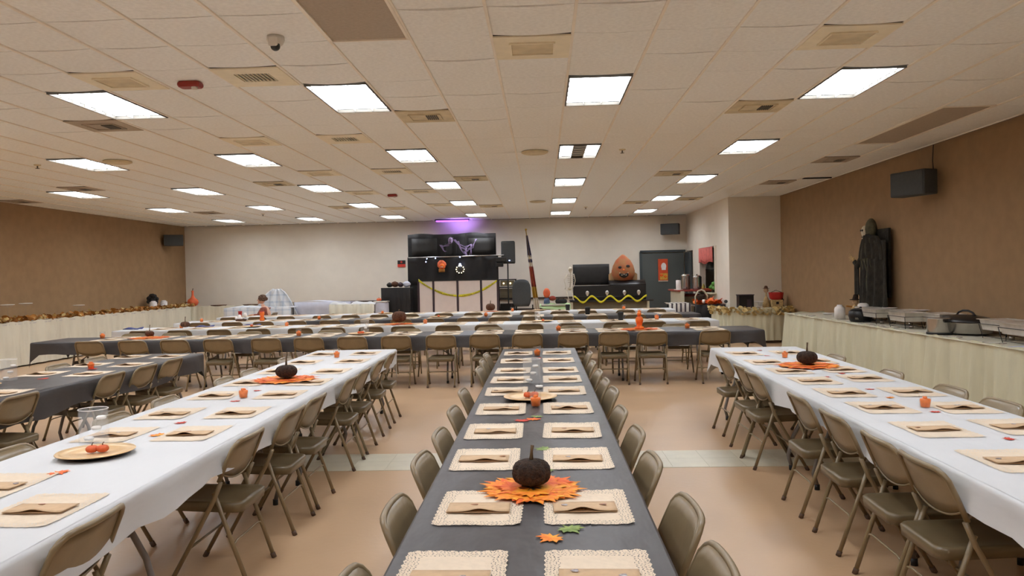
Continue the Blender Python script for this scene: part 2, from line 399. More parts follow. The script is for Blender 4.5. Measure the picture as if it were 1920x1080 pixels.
# ---- vents
def vent(kind):
    t = thing('ceiling_vent', 'x', 'vent')
    pm = {'dark_grille': 'vent_cream', 'plain': 'vent_cream', 'plain_tan': 'vent_cream', 'half_tan': 'vent_tan', 'brown': 'grille_brown'}[kind]
    b = MB(); W = GW-.02
    if kind in ('dark_grille',):
        hx, hy = .155, .13
        b.box(-(W/4+hx/2), 0, 0, W/2-hx, W, .012).box((W/4+hx/2), 0, 0, W/2-hx, W, .012).box(0, (W/4+hy/2), 0, 2*hx, W/2-hy, .012).box(0, -(W/4+hy/2), 0, 2*hx, W/2-hy, .012)
        b.build('plate', pm, t); MB().box(0, 0, .03, 2*hx, 2*hy, .01).build('backing', 'ink', t)
        sme = MB().box(0, 0, 0, .008, 2*hy, .012).mesh('slat', 'vent_cream')
        for i in range(9): inst('slat', sme, t, (-hx+(i+.5)*2*hx/9, 0, .002))
    else:
        b.box(0, 0, 0, W, W, .012); b.build('plate', pm, t)
        hx, hy = .17, .15; fr = MB()
        for s_ in (-1, 1): fr.box(s_*hx, 0, -.012, .014, 2*hy, .014).box(0, s_*hy, -.012, 2*hx, .014, .014)
        fr.build('rim', pm, t)
        if kind != 'brown': MB().box(0, 0, -.008, 2*hx, 2*hy, .004).build('damper', 'vent_tan', t)
        if kind in ('half_tan', 'brown'):
            sme = MB().box(0, 0, 0, .012, .2, .01).mesh('slat', 'vent_dark')
            for i in range(6): inst('slat', sme, t, (.02+i*.022, 0, -.014))
    kids_of(t); return t
VP = {k: (vent(k), []) for k in set(VENT.values())}
desc = {'dark_grille': 'cream vent with dark slats', 'plain': 'plain cream vent', 'plain_tan': 'cream vent with dark edge', 'half_tan': 'tan half-slatted vent', 'brown': 'brown square vent'}
rw = {-12: 'hidden-row', -6: 'hidden-row', 0: 'nearest-row', 6: 'second-row', 12: 'third-row', 18: 'fourth-row', 24: 'farthest-row'}
cw = {-16: 'by the left wall', -12: 'in the second column', -8: 'in the third column', -4: 'in the fourth column', 0: 'over the central table', 4: 'near the right wall'}
for i, ((c, r), k) in enumerate(sorted(VENT.items())):
    p, u = VP[k]; nc = min(LIGHTC, key=lambda q: abs(q-c)); rr = min((0, 6, 12, 18, 24), key=lambda q: abs(q+.5-r))
    side = 'left' if c < nc else 'right'; fb = 'before' if r < rr else ('beyond' if r > rr+1 else 'beside')
    place(p, (G0x+(c+.5)*GW, G0y+(r+.5)*GW, CZ-.008), 0, '%s, %s and %s of the %s light %s' % (desc[k], fb, side, rw[rr], cw[nc]), u, 'ceiling vents')
def cellpanel(cells_, label, y_div=True):
    t = thing('return_grille', label, 'vent'); c0 = min(c for c, r in cells_); r0 = min(r for c, r in cells_); n = len(cells_)
    t.location = (G0x+(c0+.5)*GW, G0y+(r0+n/2)*GW, CZ-.004)
    MB().box(0, 0, .008, GW-.02, n*GW-.02, .01).build('panel', 'grille_brown', t)
    f = MB()
    for s_ in (-1, 1): f.box(s_*(GW/2-.015), 0, 0, .02, n*GW-.01, .02).box(0, s_*(n*GW/2-.012), 0, GW-.01, .02, .02)
    f.build('frame', 'runner', t)
cellpanel(BIGR, 'long dark brown return grille in the ceiling beside the right wall')
cellpanel(BIGT, 'dark return grille at the top of the picture above the camera')
for (x, y), lab in (((-.07, 11.14), 'round ceiling speaker grille just left of the light with the dark tube'), ((-6.18, 10.97), 'round ceiling speaker grille over the left side of the hall'), ((-.07, 18.53), 'small far round ceiling speaker grille left of the central light column')):
    t = thing('ceiling_speaker', lab, 'speaker', (x, y, CZ-.02)); MB().lathe([(.18, 0), (.17, -.012), (.12, -.018), (0, -.02)], 24).build('grille', 'vent_tan', t); MB().lathe([(.195, .014), (.195, 0), (.18, -.004)], 24).build('rim', 'vent_tan', t)
for (x, y), lab in (((-7.48, 11.11), 'sprinkler head at the far left of the ceiling'), ((1.2, 11.16), 'sprinkler head right of the light with the dark tube'), ((1.2, 20.46), 'sprinkler head right of the far central lights'), ((-7.43, 20.17), 'sprinkler head in the far left part of the ceiling')):
    t = thing('sprinkler', lab, 'sprinkler', (x, y, CZ)); MB().lathe([(.05, 0), (.045, -.012), (.015, -.016)], 14).build('flange', 'vent_tan', t); MB().tube([(0, 0, -.01), (0, 0, -.05)], .01, 6).lathe([(.03, -.052), (.03, -.056)], 10).build('nozzle', 'vent_dark', t)
t = thing('security_camera', 'white dome security camera with a dark lens under the ceiling', 'camera', (-1.93, 5.59, CZ-.03))
MB().lathe([(.062, .03), (.065, 0), (.05, -.03)], 20).build('body', 'plastic_white', t); MB().ball(0, -.01, -.045, .036, n=14, m=8).build('lens', 'smoke_glass', t); MB().box(0, -.06, -.02, .07, .03, .07, bev=.01).build('hood', 'plastic_white', t)
for (x, y, s_), lab in (((-3.12, 6.76, 1), 'red fire alarm strobe on the ceiling left of the front dark grille'), ((-3.16, 16.23, 1), 'small far red fire alarm strobe on the ceiling')):
    t = thing('fire_strobe', lab, 'alarm', (x, y, CZ-.03)); MB().box(0, 0, 0, .2, .12, .05, bev=.015).build('body', 'strobe_red', t); MB().box(.05, -.03, -.035, .05, .04, .03, bev=.008).build('lens', 'plastic_white', t)
tag(MB().box(5.42, 15.2, CZ-.012, .55, .06, .02).build('ceiling_slot', 'ink'), 'thin dark slot vent in the ceiling at the right wall', 'vent')

# ------------------------------------------------------------------ folding chairs
def make_chair(far=False):
    t = thing('folding_chair', 'tan steel folding chair', 'chair'); n = 6 if far else 8
    def ln(z): return .2-.255*(z/.45) if z < .45 else -.055-(z-.45)*.42          # y of the front-leg / back line at height z
    for s_ in (-1, 1):
        l = MB().tube([(s_*.222, ln(.56), .56), (s_*.222, ln(.46), .46), (s_*.222, ln(.3), .3), (s_*.222, ln(.012), .012)], .0125, n).build('leg', 'steel_tan', t)
        if not far: MB().tube([(s_*.222, ln(.03), .03), (s_*.222, ln(0), 0)], .0155, n).build('foot_cap', 'rubber', l)
    for s_ in (-1, 1):
        l = MB().tube([(s_*.207, -.055, .5), (s_*.205, -.13, .28), (s_*.2, -.222, .012)], .0125, n).build('leg', 'steel_tan', t)
        if not far: MB().tube([(s_*.2, -.216, .028), (s_*.2, -.227, 0)], .0155, n).build('foot_cap', 'rubber', l)
    zz = .225
    MB().tube([(-.198, -.158, zz-.04), (-.185, -.152, zz-.008), (-.15, -.15, zz), (.15, -.15, zz), (.185, -.152, zz-.008), (.198, -.158, zz-.04)], .006, 6).build('stretcher', 'steel_tan', t)
    MB().tube([(-.222, ln(.2), .2), (.222, ln(.2), .2)], .007, 6).build('stretcher', 'steel_tan', t)
    # seat: dished pan with deep rolled edge
    def outline(ins, z, dip=0):
        P = []; hx0, hx1, y0, y1, r = .192-ins, .182-ins, -.2+ins, .2-ins, .05
        for (cx, cy, a0) in ((-hx0+r, y0+r, 180), (hx0-r, y0+r, 270), (hx1-r, y1-r, 0), (-hx1+r, y1-r, 90)):
            for k in range(4): a = rad(a0+k*30); P.append((cx+r*cos(a), cy+r*sin(a), z))
        return P
    rings = [outline(.004, .39), outline(0, .434), outline(.006, .442), outline(.02, .443), outline(.045, .436), outline(.1, .432)]
    V = sum(rings, []); K = 16; F = [tuple(range(K-1, -1, -1))]
    for i in range(5):
        for k in range(K): F.append((i*K+k, i*K+(k+1) % K, (i+1)*K+(k+1) % K, (i+1)*K+k))
    F.append(tuple(range(5*K, 6*K)))
    V = [(x, y, z+.006*(y/.2)) for x, y, z in V]
    MB().add(V, F, True).build('seat', 'steel_seat', t)
    # back: bowed panel, straight top with round corners and a curved lower edge
    H = .218; r = .07
    def top(x): ax = abs(x); return .772 if ax < H-r else .772-r+sqrt(max(0, r*r-(ax-(H-r))**2))
    def bot(x): return .548+.055*(abs(x)/H)**2.2
    def pos(x, z, o=0): return (x, ln(z)-.028*(1-(x/H)**2)+.012-o, z)
    xs = [-H+2*H*(.5-.5*cos(pi*i/14)) for i in range(15)]
    b = MB(); b.grid(lambda u, v: pos(xs[round(u*14)], bot(xs[round(u*14)])+(top(xs[round(u*14)])-bot(xs[round(u*14)]))*v, -.003), 14, 4, thick=.008)
    b.build('backrest', 'steel_tan', t)
    o = [pos(x, top(x)) for x in xs]; P = []
    for x in xs[1:-1]: P.append(pos(x, top(x)))
    P = [pos(-H, .56), pos(-H, .66)]+P+[pos(H, .66), pos(H, .56)]
    MB().tube(P, .0125, n).build('back_frame', 'steel_tan', t)
    Q = [pos(x, bot(x)) for x in xs]; MB().tube(Q, .005, 5).build('lower_rim', 'steel_tan', t)
    kids_of(t); return t
CH = make_chair(); CHF = make_chair(True); uc = []; uf = []
def chair(x, y, rz, label, group, far=False):
    j = R.uniform(-.03, .03)
    return place(CHF if far else CH, (x, y, 0), rz+j, label, uf if far else uc, group)
pre = 'tan folding chair, '
r1x = (-6.88, -6.21, -5.56, -4.9, -4.17, -3.52, -2.86, -2.2, -1.53, -.87, -.24, .44, 1.04, 1.6, 2.52)
for i, x in enumerate(r1x): chair(x, 11.44, 0, pre+'%s from left, front of the long black cross table' % ORD[i], 'chairs along the nearest cross table')
r2x = (-7.28, -6.58, -5.85, -5.14, -4.37, -3.77, -3.08, -2.5, -1.7, -.99, -.22, .48, 1.29, 1.95, 2.72)
for i, x in enumerate(r2x): chair(x, 13.7, 0, pre+'%s from left, front of the second, white cross table' % ORD[i], 'chairs along the second cross table', True)
r3x = (-7.3, -6.6, -5.93, -5.22, -4.5, -3.76, -2.98, -2.3, -1.58, -.92, -.22, .42, 1.13, 1.92, 2.67)
for i, x in enumerate(r3x): chair(x, 16.1, 0, pre+'%s from left, front of the third cross table' % ORD[i], 'chairs along the third cross table', True)
r4x = (-7.55, -6.87, -6.17, -5.3, -4.6, -3.91, -3.17, -2.36, -1.65, -.99, -.32, .4, 1.06, 1.95, 2.68)
for i, x in enumerate(r4x): chair(x, 18.25, 0, pre+'%s from left, front of the farthest white cross table' % ORD[i], 'chairs along the farthest cross table', True)
for i, x in enumerate((-7.0, -6.3, -5.0, -3.6, -2.28, -.9, .5, 1.35, 2.2)):
    chair(x, 12.62, pi, pre+'%s from left, far side of the long black cross table' % ORD[i], 'chairs behind the nearest cross table', True)
cl = [(2.09, -.44), (2.83, -.44), (3.58, -.46), (4.17, -.45), (4.9, -.46), (5.7, -.48), (7.08, -.47), (7.72, -.49), (8.36, -.5)]
for i, (y, x) in enumerate(cl): chair(x+.05, y, -pi/2, pre+'%s from the near end, left side of the central black table' % ORD[i], 'chairs beside the central table')
cr = [(2.26, .45), (2.8, .46), (3.52, .43), (4.16, .36), (4.82, .34), (5.65, .37), (6.14, .35), (6.72, .34), (7.42, .33), (8.36, .36)]
for i, (y, x) in enumerate(cr): chair(x-.04 if y > 4 else x-.12, y, pi/2, pre+'%s from the near end, right side of the central black table' % ORD[i], 'chairs beside the central table')
for i, (y, x) in enumerate([(2.72, -1.84), (4.22, -1.84), (5.0, -1.84), (5.55, -1.85), (6.6, -1.86), (7.2, -1.88), (8.0, -1.9), (8.7, -1.92)]):
    chair(x, y, pi/2, pre+'%s from the camera, aisle side of the left white table' % ORD[i], 'chairs aisle side of the left white table')
for i, (y, x) in enumerate([(3.85, -2.64), (4.84, -2.64), (5.55, -2.64), (6.64, -2.66), (7.23, -2.66), (8.3, -2.68)]):
    chair(x, y, -pi/2, pre+'%s from the camera, far side of the left white table' % ORD[i], 'chairs far side of the left white table')
for i, (y, x) in enumerate([(3.47, 1.85), (3.92, 1.86), (4.58, 1.88), (5.26, 1.9), (6.5, 1.93), (6.95, 1.95), (7.8, 1.98)]):
    chair(x, y, -pi/2, pre+'%s from the camera, aisle side of the right white table' % ORD[i], 'chairs aisle side of the right white table')
for i, (y, x) in enumerate([(4.2, 2.7), (4.9, 2.7), (5.5, 2.7), (6.42, 2.7), (7.66, 2.72)]):
    chair(x, y, pi/2, pre+'%s from the camera, buffet side of the right white table' % ORD[i], 'chairs buffet side of the right white table')
for i, (y, x) in enumerate([(5.15, -4.3), (5.85, -4.3), (7.16, -4.31), (7.8, -4.32), (8.42, -4.34)]):
    chair(x, y, pi/2, pre+'%s from the camera, aisle side of the left black table' % ORD[i], 'chairs aisle side of the left black table')
for i, (y, x) in enumerate([(6.9, -5.04), (8.0, -5.05), (8.7, -5.06)]):
    chair(x, y, -pi/2, pre+'%s from the camera, wall side of the left black table' % ORD[i], 'chairs wall side of the left black table')

# ------------------------------------------------------------------ folding tables and cloths
def make_table(L, W):
    t = thing('folding_table', 'x', 'table')
    MB().box(0, 0, .722, W-.03, L-.02, .035, bev=.01).build('tabletop', 'table_top', t)
    for e in (-1, 1):
        y = e*(L/2-.28)
        for s_ in (-1, 1):
            P = [(s_*.17, y, .70), (s_*.17, y, .52), (s_*.2, y, .40), (s_*.27, y, .27), (s_*.31, y, .12), (s_*.285, y, .03)]
            l = MB().tube(P, .016, 8).build('leg', 'table_grey', t)
            MB().tube([(s_*.285, y, .04), (s_*.285, y, 0)], .02, 8).build('foot_cap', 'ink', l)
        MB().box(0, y, .4, .38, .012, .05).build('crossbar', 'table_grey', t)
        MB().tube([(0, y, .42), (0, e*(L/2-.75), .70)], .009, 6).build('brace', 'table_grey', t)
    kids_of(t); return t
def cloth(x0, x1, y0, y1, z, dr, name, m, label, seed=1, corner=1.35, rz=0, step=.14, group=None):
    """draped cloth: flat top, rounded edge, hanging sides with small folds"""
    rr = random.Random(seed); W, L = x1-x0, y1-y0; cx, cy = (x0+x1)/2, (y0+y1)/2; P = []
    def seg(a, b, nrm):
        d = (Vector(b)-Vector(a)); n = max(2, int(d.length/step))
        for i in range(1, n): P.append((Vector(a)+d*i/n, Vector(nrm), 0))
    hx, hy = W/2, L/2; r = .02
    cs = [((-hx, -hy), 225), ((hx, -hy), 315), ((hx, hy), 45), ((-hx, hy), 135)]; nr = [(0, -1), (1, 0), (0, 1), (-1, 0)]
    for i in range(4):
        c, a = cs[i]
        for k in (-1, 0, 1):
            aa = rad(a+k*38); q = 1 if k == 0 else .5
            P.append((Vector((c[0]-math.copysign(r, c[0])+r*cos(aa), c[1]-math.copysign(r, c[1])+r*sin(aa))), Vector((cos(aa), sin(aa))), q))
        seg(cs[i][0], cs[(i+1) % 4][0], nr[i])
    n = len(P); ph = [rr.uniform(0, 6) for _ in range(4)]; V = []
    prof = [(-.03, 0), (-.012, 0), (0, -.006), (.006, -.02), (.008, -.35), (.012, -.7), (.018, -1)]
    s_ = 0; arc = []
    for i in range(n): arc.append(s_); s_ += (P[(i+1) % n][0]-P[i][0]).length
    for k, (o, dz) in enumerate(prof):
        for i, (p, nn, q) in enumerate(P):
            a = arc[i]; wob = .012*sin(a*9+ph[0])+.01*sin(a*17+ph[1])+.006*sin(a*4.1+ph[2])
            d = dr*(1+.08*sin(a*3+ph[3])+.05*sin(a*7+ph[0]))*(1+(corner-1)*q)
            hang = 0 if k < 4 else (-dz)
            off = o+(wob+.012*q)*hang*1.3; zz = dz if k < 4 else dz*d
            V.append((p.x+nn.x*off, p.y+nn.y*off, zz))
    F = [tuple(range(n))]
    for k in range(len(prof)-1):
        for i in range(n): j = (i+1) % n; F.append((k*n+i, (k+1)*n+i, (k+1)*n+j, k*n+j))
    mbc = MB().add(V, F[1:], True); nl = max(4, int(L/.12)); nw = max(4, int(W/.12))
    mbc.grid(lambda u, v: (-hx+.01+(W-.02)*u, -hy+.01+(L-.02)*v, .0006+.0008*sin(v*L*5+ph[1]+2*sin(u*W*4))*min(1, 8*u*(1-u))*min(1, 8*v*(1-v))), nw, nl)
    o = mbc.build(name, m, loc=(cx, cy, z), rz=rz)
    return tag(o, label, 'tablecloth', group)
TZ = .752
T8 = make_table(2.3, .76); ut = []
def tables(x, segs, lab, rz=0):
    for i, (a, b) in enumerate(segs):
        place(T8, (x, (a+b)/2, 0), 0, 'grey-legged folding table under the %s cloth, %s' % (lab, ['nearest the camera', 'second from the camera', 'third from the camera', 'farthest from the camera'][i]), ut, 'folding tables under cloths', (1, (b-a)/2.3, 1))
def rowtables(y, x0, x1, n, lab):
    for i in range(n):
        Lx = (x1-x0)/n
        place(T8, (x0+(i+.5)*Lx, y, 0), pi/2, 'grey-legged folding table under the %s, %s from the left' % (lab, ORD[i]), ut, 'folding tables under cloths', (1, Lx/2.3, 1))
tables(-.05, [(1.3, 3.9), (3.9, 6.5), (6.5, 9.1)], 'central black')
cloth(-.49, .38, 1.2, 9.2, TZ, .13, 'tablecloth', 'cloth_black', 'dark charcoal cloth on the central table running away from the camera', 3)
tables(-2.26, [(1.3, 3.4), (3.4, 5.75), (5.75, 7.6), (7.6, 9.35)], 'left white')
cloth(-2.77, -1.77, 1.2, 9.42, TZ, .16, 'tablecloth', 'cloth_white', 'white cloth on the long table left of the aisle', 5, corner=2.3, rz=.014)
tables(2.29, [(1.9, 4.0), (4.0, 5.95), (5.95, 8.8)], 'right white')
cloth(1.83, 2.8, 1.8, 8.92, TZ, .17, 'tablecloth', 'cloth_white', 'white cloth on the long table at right beside the buffet', 8, corner=2.2, rz=-.03)
tables(-4.68, [(3.9, 5.6), (5.6, 7.4), (7.4, 9.3)], 'left black')
cloth(-5.13, -4.24, 3.8, 9.35, TZ, .22, 'tablecloth', 'cloth_black', 'dark charcoal cloth on the shorter table at the far left', 9, corner=1.9)
tables(-6.72, [(3.6, 5.4), (5.4, 7.9)], 'leftmost white')
cloth(-7.2, -6.25, 3.5, 8.3, TZ, .2, 'tablecloth', 'cloth_white', 'white cloth at the left edge of the picture, its corner hanging', 10, corner=2.2)
RY = [(11.55, 12.4), (14.0, 14.85), (16.35, 17.2), (18.5, 19.35)]
rowtables(11.97, -7.7, 3.1, 5, 'long black cross table')
cloth(-7.95, 3.3, 11.5, 12.45, TZ, .2, 'tablecloth', 'cloth_black', 'dark charcoal cloth on the nearest cross table', 11, corner=1.9)
rowtables(14.45, -7.95, 3.1, 5, 'second cross table')
cloth(-8.1, 3.2, 14.0, 14.9, TZ, .2, 'tablecloth', 'cloth_white', 'white cloth on the second cross table', 12)
rowtables(16.75, -7.9, 3.1, 5, 'third cross table')
cloth(-8.05, -5.15, 16.3, 17.2, TZ, .2, 'tablecloth', 'cloth_white', 'white cloth on the left end of the third cross table', 13)
cloth(-5.13, 3.35, 16.3, 17.2, TZ, .2, 'tablecloth', 'cloth_black', 'dark charcoal cloth on the third cross table', 14)
rowtables(18.95, -7.9, 3.1, 5, 'farthest cross table')
cloth(-8.05, 3.2, 18.5, 19.4, TZ, .2, 'tablecloth', 'cloth_white', 'white cloth on the farthest cross table', 15)

# ------------------------------------------------------------------ lace placemats and folded papers
def lace_mesh():
    hx, hy = .168, .222; c = .003; nx, ny = int(2*hx/c), int(2*hy/c)
    def dist(x, y):       # depth inside a rounded rectangle
        r = .03; qx, qy = abs(x)-(hx-.004-r), abs(y)-(hy-.004-r)
        return r-(sqrt(max(qx, 0)**2+max(qy, 0)**2)+min(max(qx, qy), 0))
    def keep(x, y):
        d = dist(x, y)
        s_ = y if abs(x)-hx > abs(y)-hy else x; per = .074
        if d < .003+.0045*(1-abs(sin(pi*s_/.037))): return False
        if .008 < d < .052:
            q = ((s_/per) % 1-.5)*per; md = sqrt(q*q+(d-.03)**2); an = math.atan2(d-.03, q)
            if md < .005: return True
            if md < .015: return not (.008 < md < .013 and cos(an*6) > .55)
            if md < .0185: return True
            if md < .0225: return sin(an*9) < .75
            return not (sin(s_*2*pi/.014+sin(d*160)*1.2) > .45 and cos(d*2*pi/.0115+sin(s_*120)) > .35)
        return True
    V = {}; vs = []; fs = []
    def z(x, y): return .0025+.004*max(0, (abs(x)/hx)**6+(abs(y)/hy)**6-.6)+.0012*sin(x*30+y*17)
    def vid(i, j):
        if (i, j) not in V:
            V[(i, j)] = len(vs); x, y = -hx+i*c, -hy+j*c; vs.append((x, y, z(x, y)))
        return V[(i, j)]
    for j in range(ny):
        for i in range(nx):
            if keep(-hx+(i+.5)*c, -hy+(j+.5)*c): fs.append((vid(i, j), vid(i+1, j), vid(i+1, j+1), vid(i, j+1)))
    return MB().add(vs, fs, True)
LACE = lace_mesh().mesh('placemat', 'lace')
def mat_simple():
    P = []; hx, hy = .168, .222
    for (a, b) in (((-hx, -hy), (hx, -hy)), ((hx, -hy), (hx, hy)), ((hx, hy), (-hx, hy)), ((-hx, hy), (-hx, -hy))):
        n = 8; d = Vector(b)-Vector(a); nn = Vector((d.y, -d.x)).normalized()
        for i in range(n): p = Vector(a)+d*(i+.5)/n+nn*(.004*(-1)**i); P.append((p.x, p.y))
    return MB().prism(P, .001, .006)
LACEF = mat_simple().mesh('placemat', 'lace')
def paper(bulge, shift=0, w_=.117, d_=.06):
    # sheet folded in half: lower leaf flat, upper leaf bowed with an open front edge
    b = MB()
    b.grid(lambda u, v: (-w_+2*w_*u, -d_+2*d_*v, .001), 6, 1, thick=.0008, smooth=False)
    b.grid(lambda u, v: (-w_+2*w_*u, -d_+2*d_*v, .003+bulge*math.exp(-((u-.5-shift)*5.5)**2)*(1-v)**1.3+.002*(1-v)), 14, 4, thick=.0008)
    return b
PP = [paper(.011, .03).mesh('folded_paper', 'kraft'), paper(.015, -.05).mesh('folded_paper', 'kraft'), paper(.008, .1).mesh('folded_paper', 'kraft')]
STK = MB().prism([(.011*cos(a*1.05)*(1+.3*(i % 2)), .009*sin(a*1.05)*(1+.3*(i % 2))) for i, a in enumerate(range(6))], 0, .001).mesh('sticker', 'sticker')
STKR = MB().prism([(.012*cos(a*1.05)*(1+.4*(i % 2)), .007*sin(a*1.05)*(1+.4*(i % 2))) for i, a in enumerate(range(6))], 0, .001).mesh('sticker', 'sticker_red')
def setting(x, y, rz, where, gr, hi=True, prz=0, pdx=0):
    m = inst('placemat', LACE if hi else LACEF, None, (x, y, TZ+.001), rz+R.uniform(-.03, .03)); tag(m, 'cream lace placemat, '+where, 'placemat', 'placemats on '+gr)
    p = inst('folded_paper', R.choice(PP), None, (x+pdx+R.uniform(-.01, .01), y-.02*cos(prz)+R.uniform(-.012, .012), TZ+.0085), prz+R.uniform(-.05, .05))
    tag(p, 'folded kraft paper, '+where, 'paper', 'folded papers on '+gr)
    if hi:
        s_ = inst('sticker', R.choice((STK, STKR)), p, (R.uniform(-.09, .09), R.uniform(0, .04), .0065))
        if R.random() < .4: inst('sticker', STK, p, (R.uniform(-.09, .09), R.uniform(0, .04), .0065))
ys = [2.2, 2.88, 3.64, 4.3, 5.02, 5.78, 6.43, 7.05, 7.86, 8.62]
for i, y in enumerate(ys):
    e = 'nearest the camera' if i == 0 else '%s from the camera' % ORD[i]
    setting(-.285 if i != 1 else -.25, y, 0, 'left side of the central table, '+e, 'the central table')
    setting(.15, y, 0, 'right side of the central table, '+e, 'the central table')
def pairs(pts, lab, gr, left=True):
    for i, (x, y) in enumerate(pts):
        k = i//2; e = 'nearest the camera' if k == 0 else '%s from the camera' % ORD[k]
        setting(x, y, 0, '%s side of the %s, %s' % ('left' if i % 2 == 0 else 'right', lab, e), gr)
pairs([(-2.42, 3.25), (-1.98, 2.9), (-2.5, 4.34), (-2.05, 4.35), (-2.51, 5.02), (-2.05, 5.02), (-2.53, 5.8), (-2.03, 5.79), (-2.55, 6.5), (-2.02, 6.48), (-2.56, 7.28), (-2.04, 7.23), (-2.56, 8.06), (-2.05, 8.1), (-2.6, 8.9), (-2.1, 8.92)], 'left white table', 'the left white table')
pairs([(2.1, 3.5), (2.58, 3.55), (2.1, 4.2), (2.56, 4.24), (2.12, 4.88), (2.58, 4.84), (2.12, 5.49), (2.58, 5.48), (2.13, 6.1), (2.56, 6.2), (2.13, 6.72), (2.58, 6.76), (2.12, 7.4), (2.6, 7.42), (2.13, 8.2), (2.6, 8.22)], 'right white table', 'the right white table')
pairs([(-4.95, 5.0), (-4.47, 4.95), (-5.0, 5.7), (-4.47, 6.1), (-4.98, 7.4), (-4.48, 7.34), (-4.96, 8.15), (-4.48, 8.1), (-4.96, 8.97), (-4.48, 8.95)], 'left black table', 'the left black table')
for (y0, y1), lab, gr in ((RY[0], 'nearest cross table', 'the nearest cross table'), (RY[1], 'second cross table', 'the second cross table'), (RY[2], 'third cross table', 'the third cross table'), (RY[3], 'farthest cross table', 'the farthest cross table')):
    for k, yy in enumerate((y0+.21, y1-.21)):
        xs = {0: r1x, 1: r2x, 2: r3x, 3: r4x}[[0, 1, 2, 3][[a for a, b in RY].index(y0)]]
        for i, x in enumerate(xs): setting(x+.02, yy+R.uniform(-.015, .015), pi/2, '%s from the left along the %s edge of the %s' % (ORD[i], 'near' if k == 0 else 'far', lab), gr, hi=False)

# ------------------------------------------------------------------ table decorations
def leaf_poly(s_=1.0):
    pts = [(0, -.5), (.06, -.2), (.3, -.32), (.26, -.18), (.5, -.08), (.36, .0), (.46, .24), (.24, .16), (.2, .3), (.1, .24), (0, .55)]
    P = pts+[(-x, y) for x, y in reversed(pts[1:-1])]; return [(x*s_, y*s_) for x, y in P]
def leaf_mb(s_, curl=.2):
    P = leaf_poly(s_); V = [(0, .05*s_, .012*s_)]+[(x, y, curl*(abs(x)**1.5)/(s_**.5+1e-6)*.3) for x, y in P]; n = len(P)
    V2 = [(x, y, z+.0012) for x, y, z in V]; N = len(V)
    F = [(0, i+1, (i+1) % n+1) for i in range(n)]
    return MB().add(V2, F).add(V, [tuple(reversed(f)) for f in F])
LEAF = {k: leaf_mb(.1).mesh('maple_leaf', k) for k in ('leaf_orange', 'leaf_deep', 'leaf_red', 'leaf_green')}
cname = {'leaf_orange': 'orange-yellow', 'leaf_deep': 'deep orange', 'leaf_red': 'red', 'leaf_green': 'green'}
def leaf(x, y, k, where, s_=1, z=TZ+.003):
    o = inst('maple_leaf', LEAF[k], None, (x, y, z), R.uniform(0, 6.28), (s_, s_, s_)); tag(o, 'small %s maple leaf %s' % (cname[k], where), 'leaf', 'loose maple leaves')
leaf(.01, 2.53, 'leaf_orange', 'on the central table between the nearest placemats'); leaf(.08, 2.62, 'leaf_green', 'on the central table beside an orange leaf')
leaf(-.14, 4.6, 'leaf_red', 'between placemats at the middle of the central table'); leaf(-.07, 4.64, 'leaf_deep', 'touching the red leaf on the central table'); leaf(-.05, 4.73, 'leaf_green', 'behind the red leaf on the central table', .8)
leaf(.0, 3.42, 'leaf_green', 'just behind the pumpkin of the central table', .8); leaf(-.05, 8.1, 'leaf_red', 'near the far cup on the central table', .7)
leaf(-2.28, 3.47, 'leaf_deep', 'in front of the gold plate on the left white table'); leaf(-2.24, 4.31, 'leaf_orange', 'between placemats behind the gold plate on the left white table'); leaf(-2.28, 4.68, 'leaf_red', 'between the second and third placemats of the left white table', .8)
leaf(-2.27, 5.5, 'leaf_red', 'in front of the near cup on the left white table', .8); leaf(-2.3, 6.02, 'leaf_red', 'behind the near cup on the left white table', .7)
for x, y, k, wh in ((2.3, 6.3, 'leaf_red', 'in front of the pumpkin on the right white table'), (2.5, 6.5, 'leaf_red', 'right of the pumpkin leaves on the right white table'), (2.36, 5.62, 'leaf_red', 'in the middle of the right white table'), (2.38, 8.5, 'leaf_red', 'at the far end of the right white table'), (2.3, 7.95, 'leaf_red', 'left of the far cup on the right white table'), (2.34, 5.25, 'leaf_orange', 'beyond the near cup on the right white table'), (2.36, 4.7, 'leaf_red', 'beside the near cup on the right white table'), (2.34, 3.94, 'leaf_red', 'nearest the camera on the right white table')):
    leaf(x, y, k, wh, .7)
leaf(-4.72, 7.0, 'leaf_red', 'beside the gold plate on the left black table', 1.2); leaf(-4.7, 7.75, 'leaf_red', 'beside the cup on the left black table', 1.2)
BL = {k: leaf_mb(.17).mesh('leaf', k) for k in ('leaf_orange', 'leaf_deep', 'leaf_red')}
def leafmat(x, y, z, rad_, where, n1=15, deep=False):
    t = thing('leaf_wreath', 'round mat of orange leaves '+where, 'leaves', (x, y, z))
    for ring, (rr_, n) in enumerate(((rad_*.72, n1), (rad_*.42, n1*2//3))):
        for i in range(n):
            a = 2*pi*i/n+ring*.2+R.uniform(-.1, .1); k = R.choice(('leaf_deep', 'leaf_deep', 'leaf_orange') if deep else ('leaf_orange', 'leaf_orange', 'leaf_deep'))
            o = inst('leaf', BL[k], t, (rr_*cos(a), rr_*sin(a), .004+.004*ring+.0012*(i % 3)), a-pi/2+R.uniform(-.25, .25), (rad_/.22, rad_/.22, rad_/.22)); o.rotation_euler.x = R.uniform(-.03, .06)
    return t
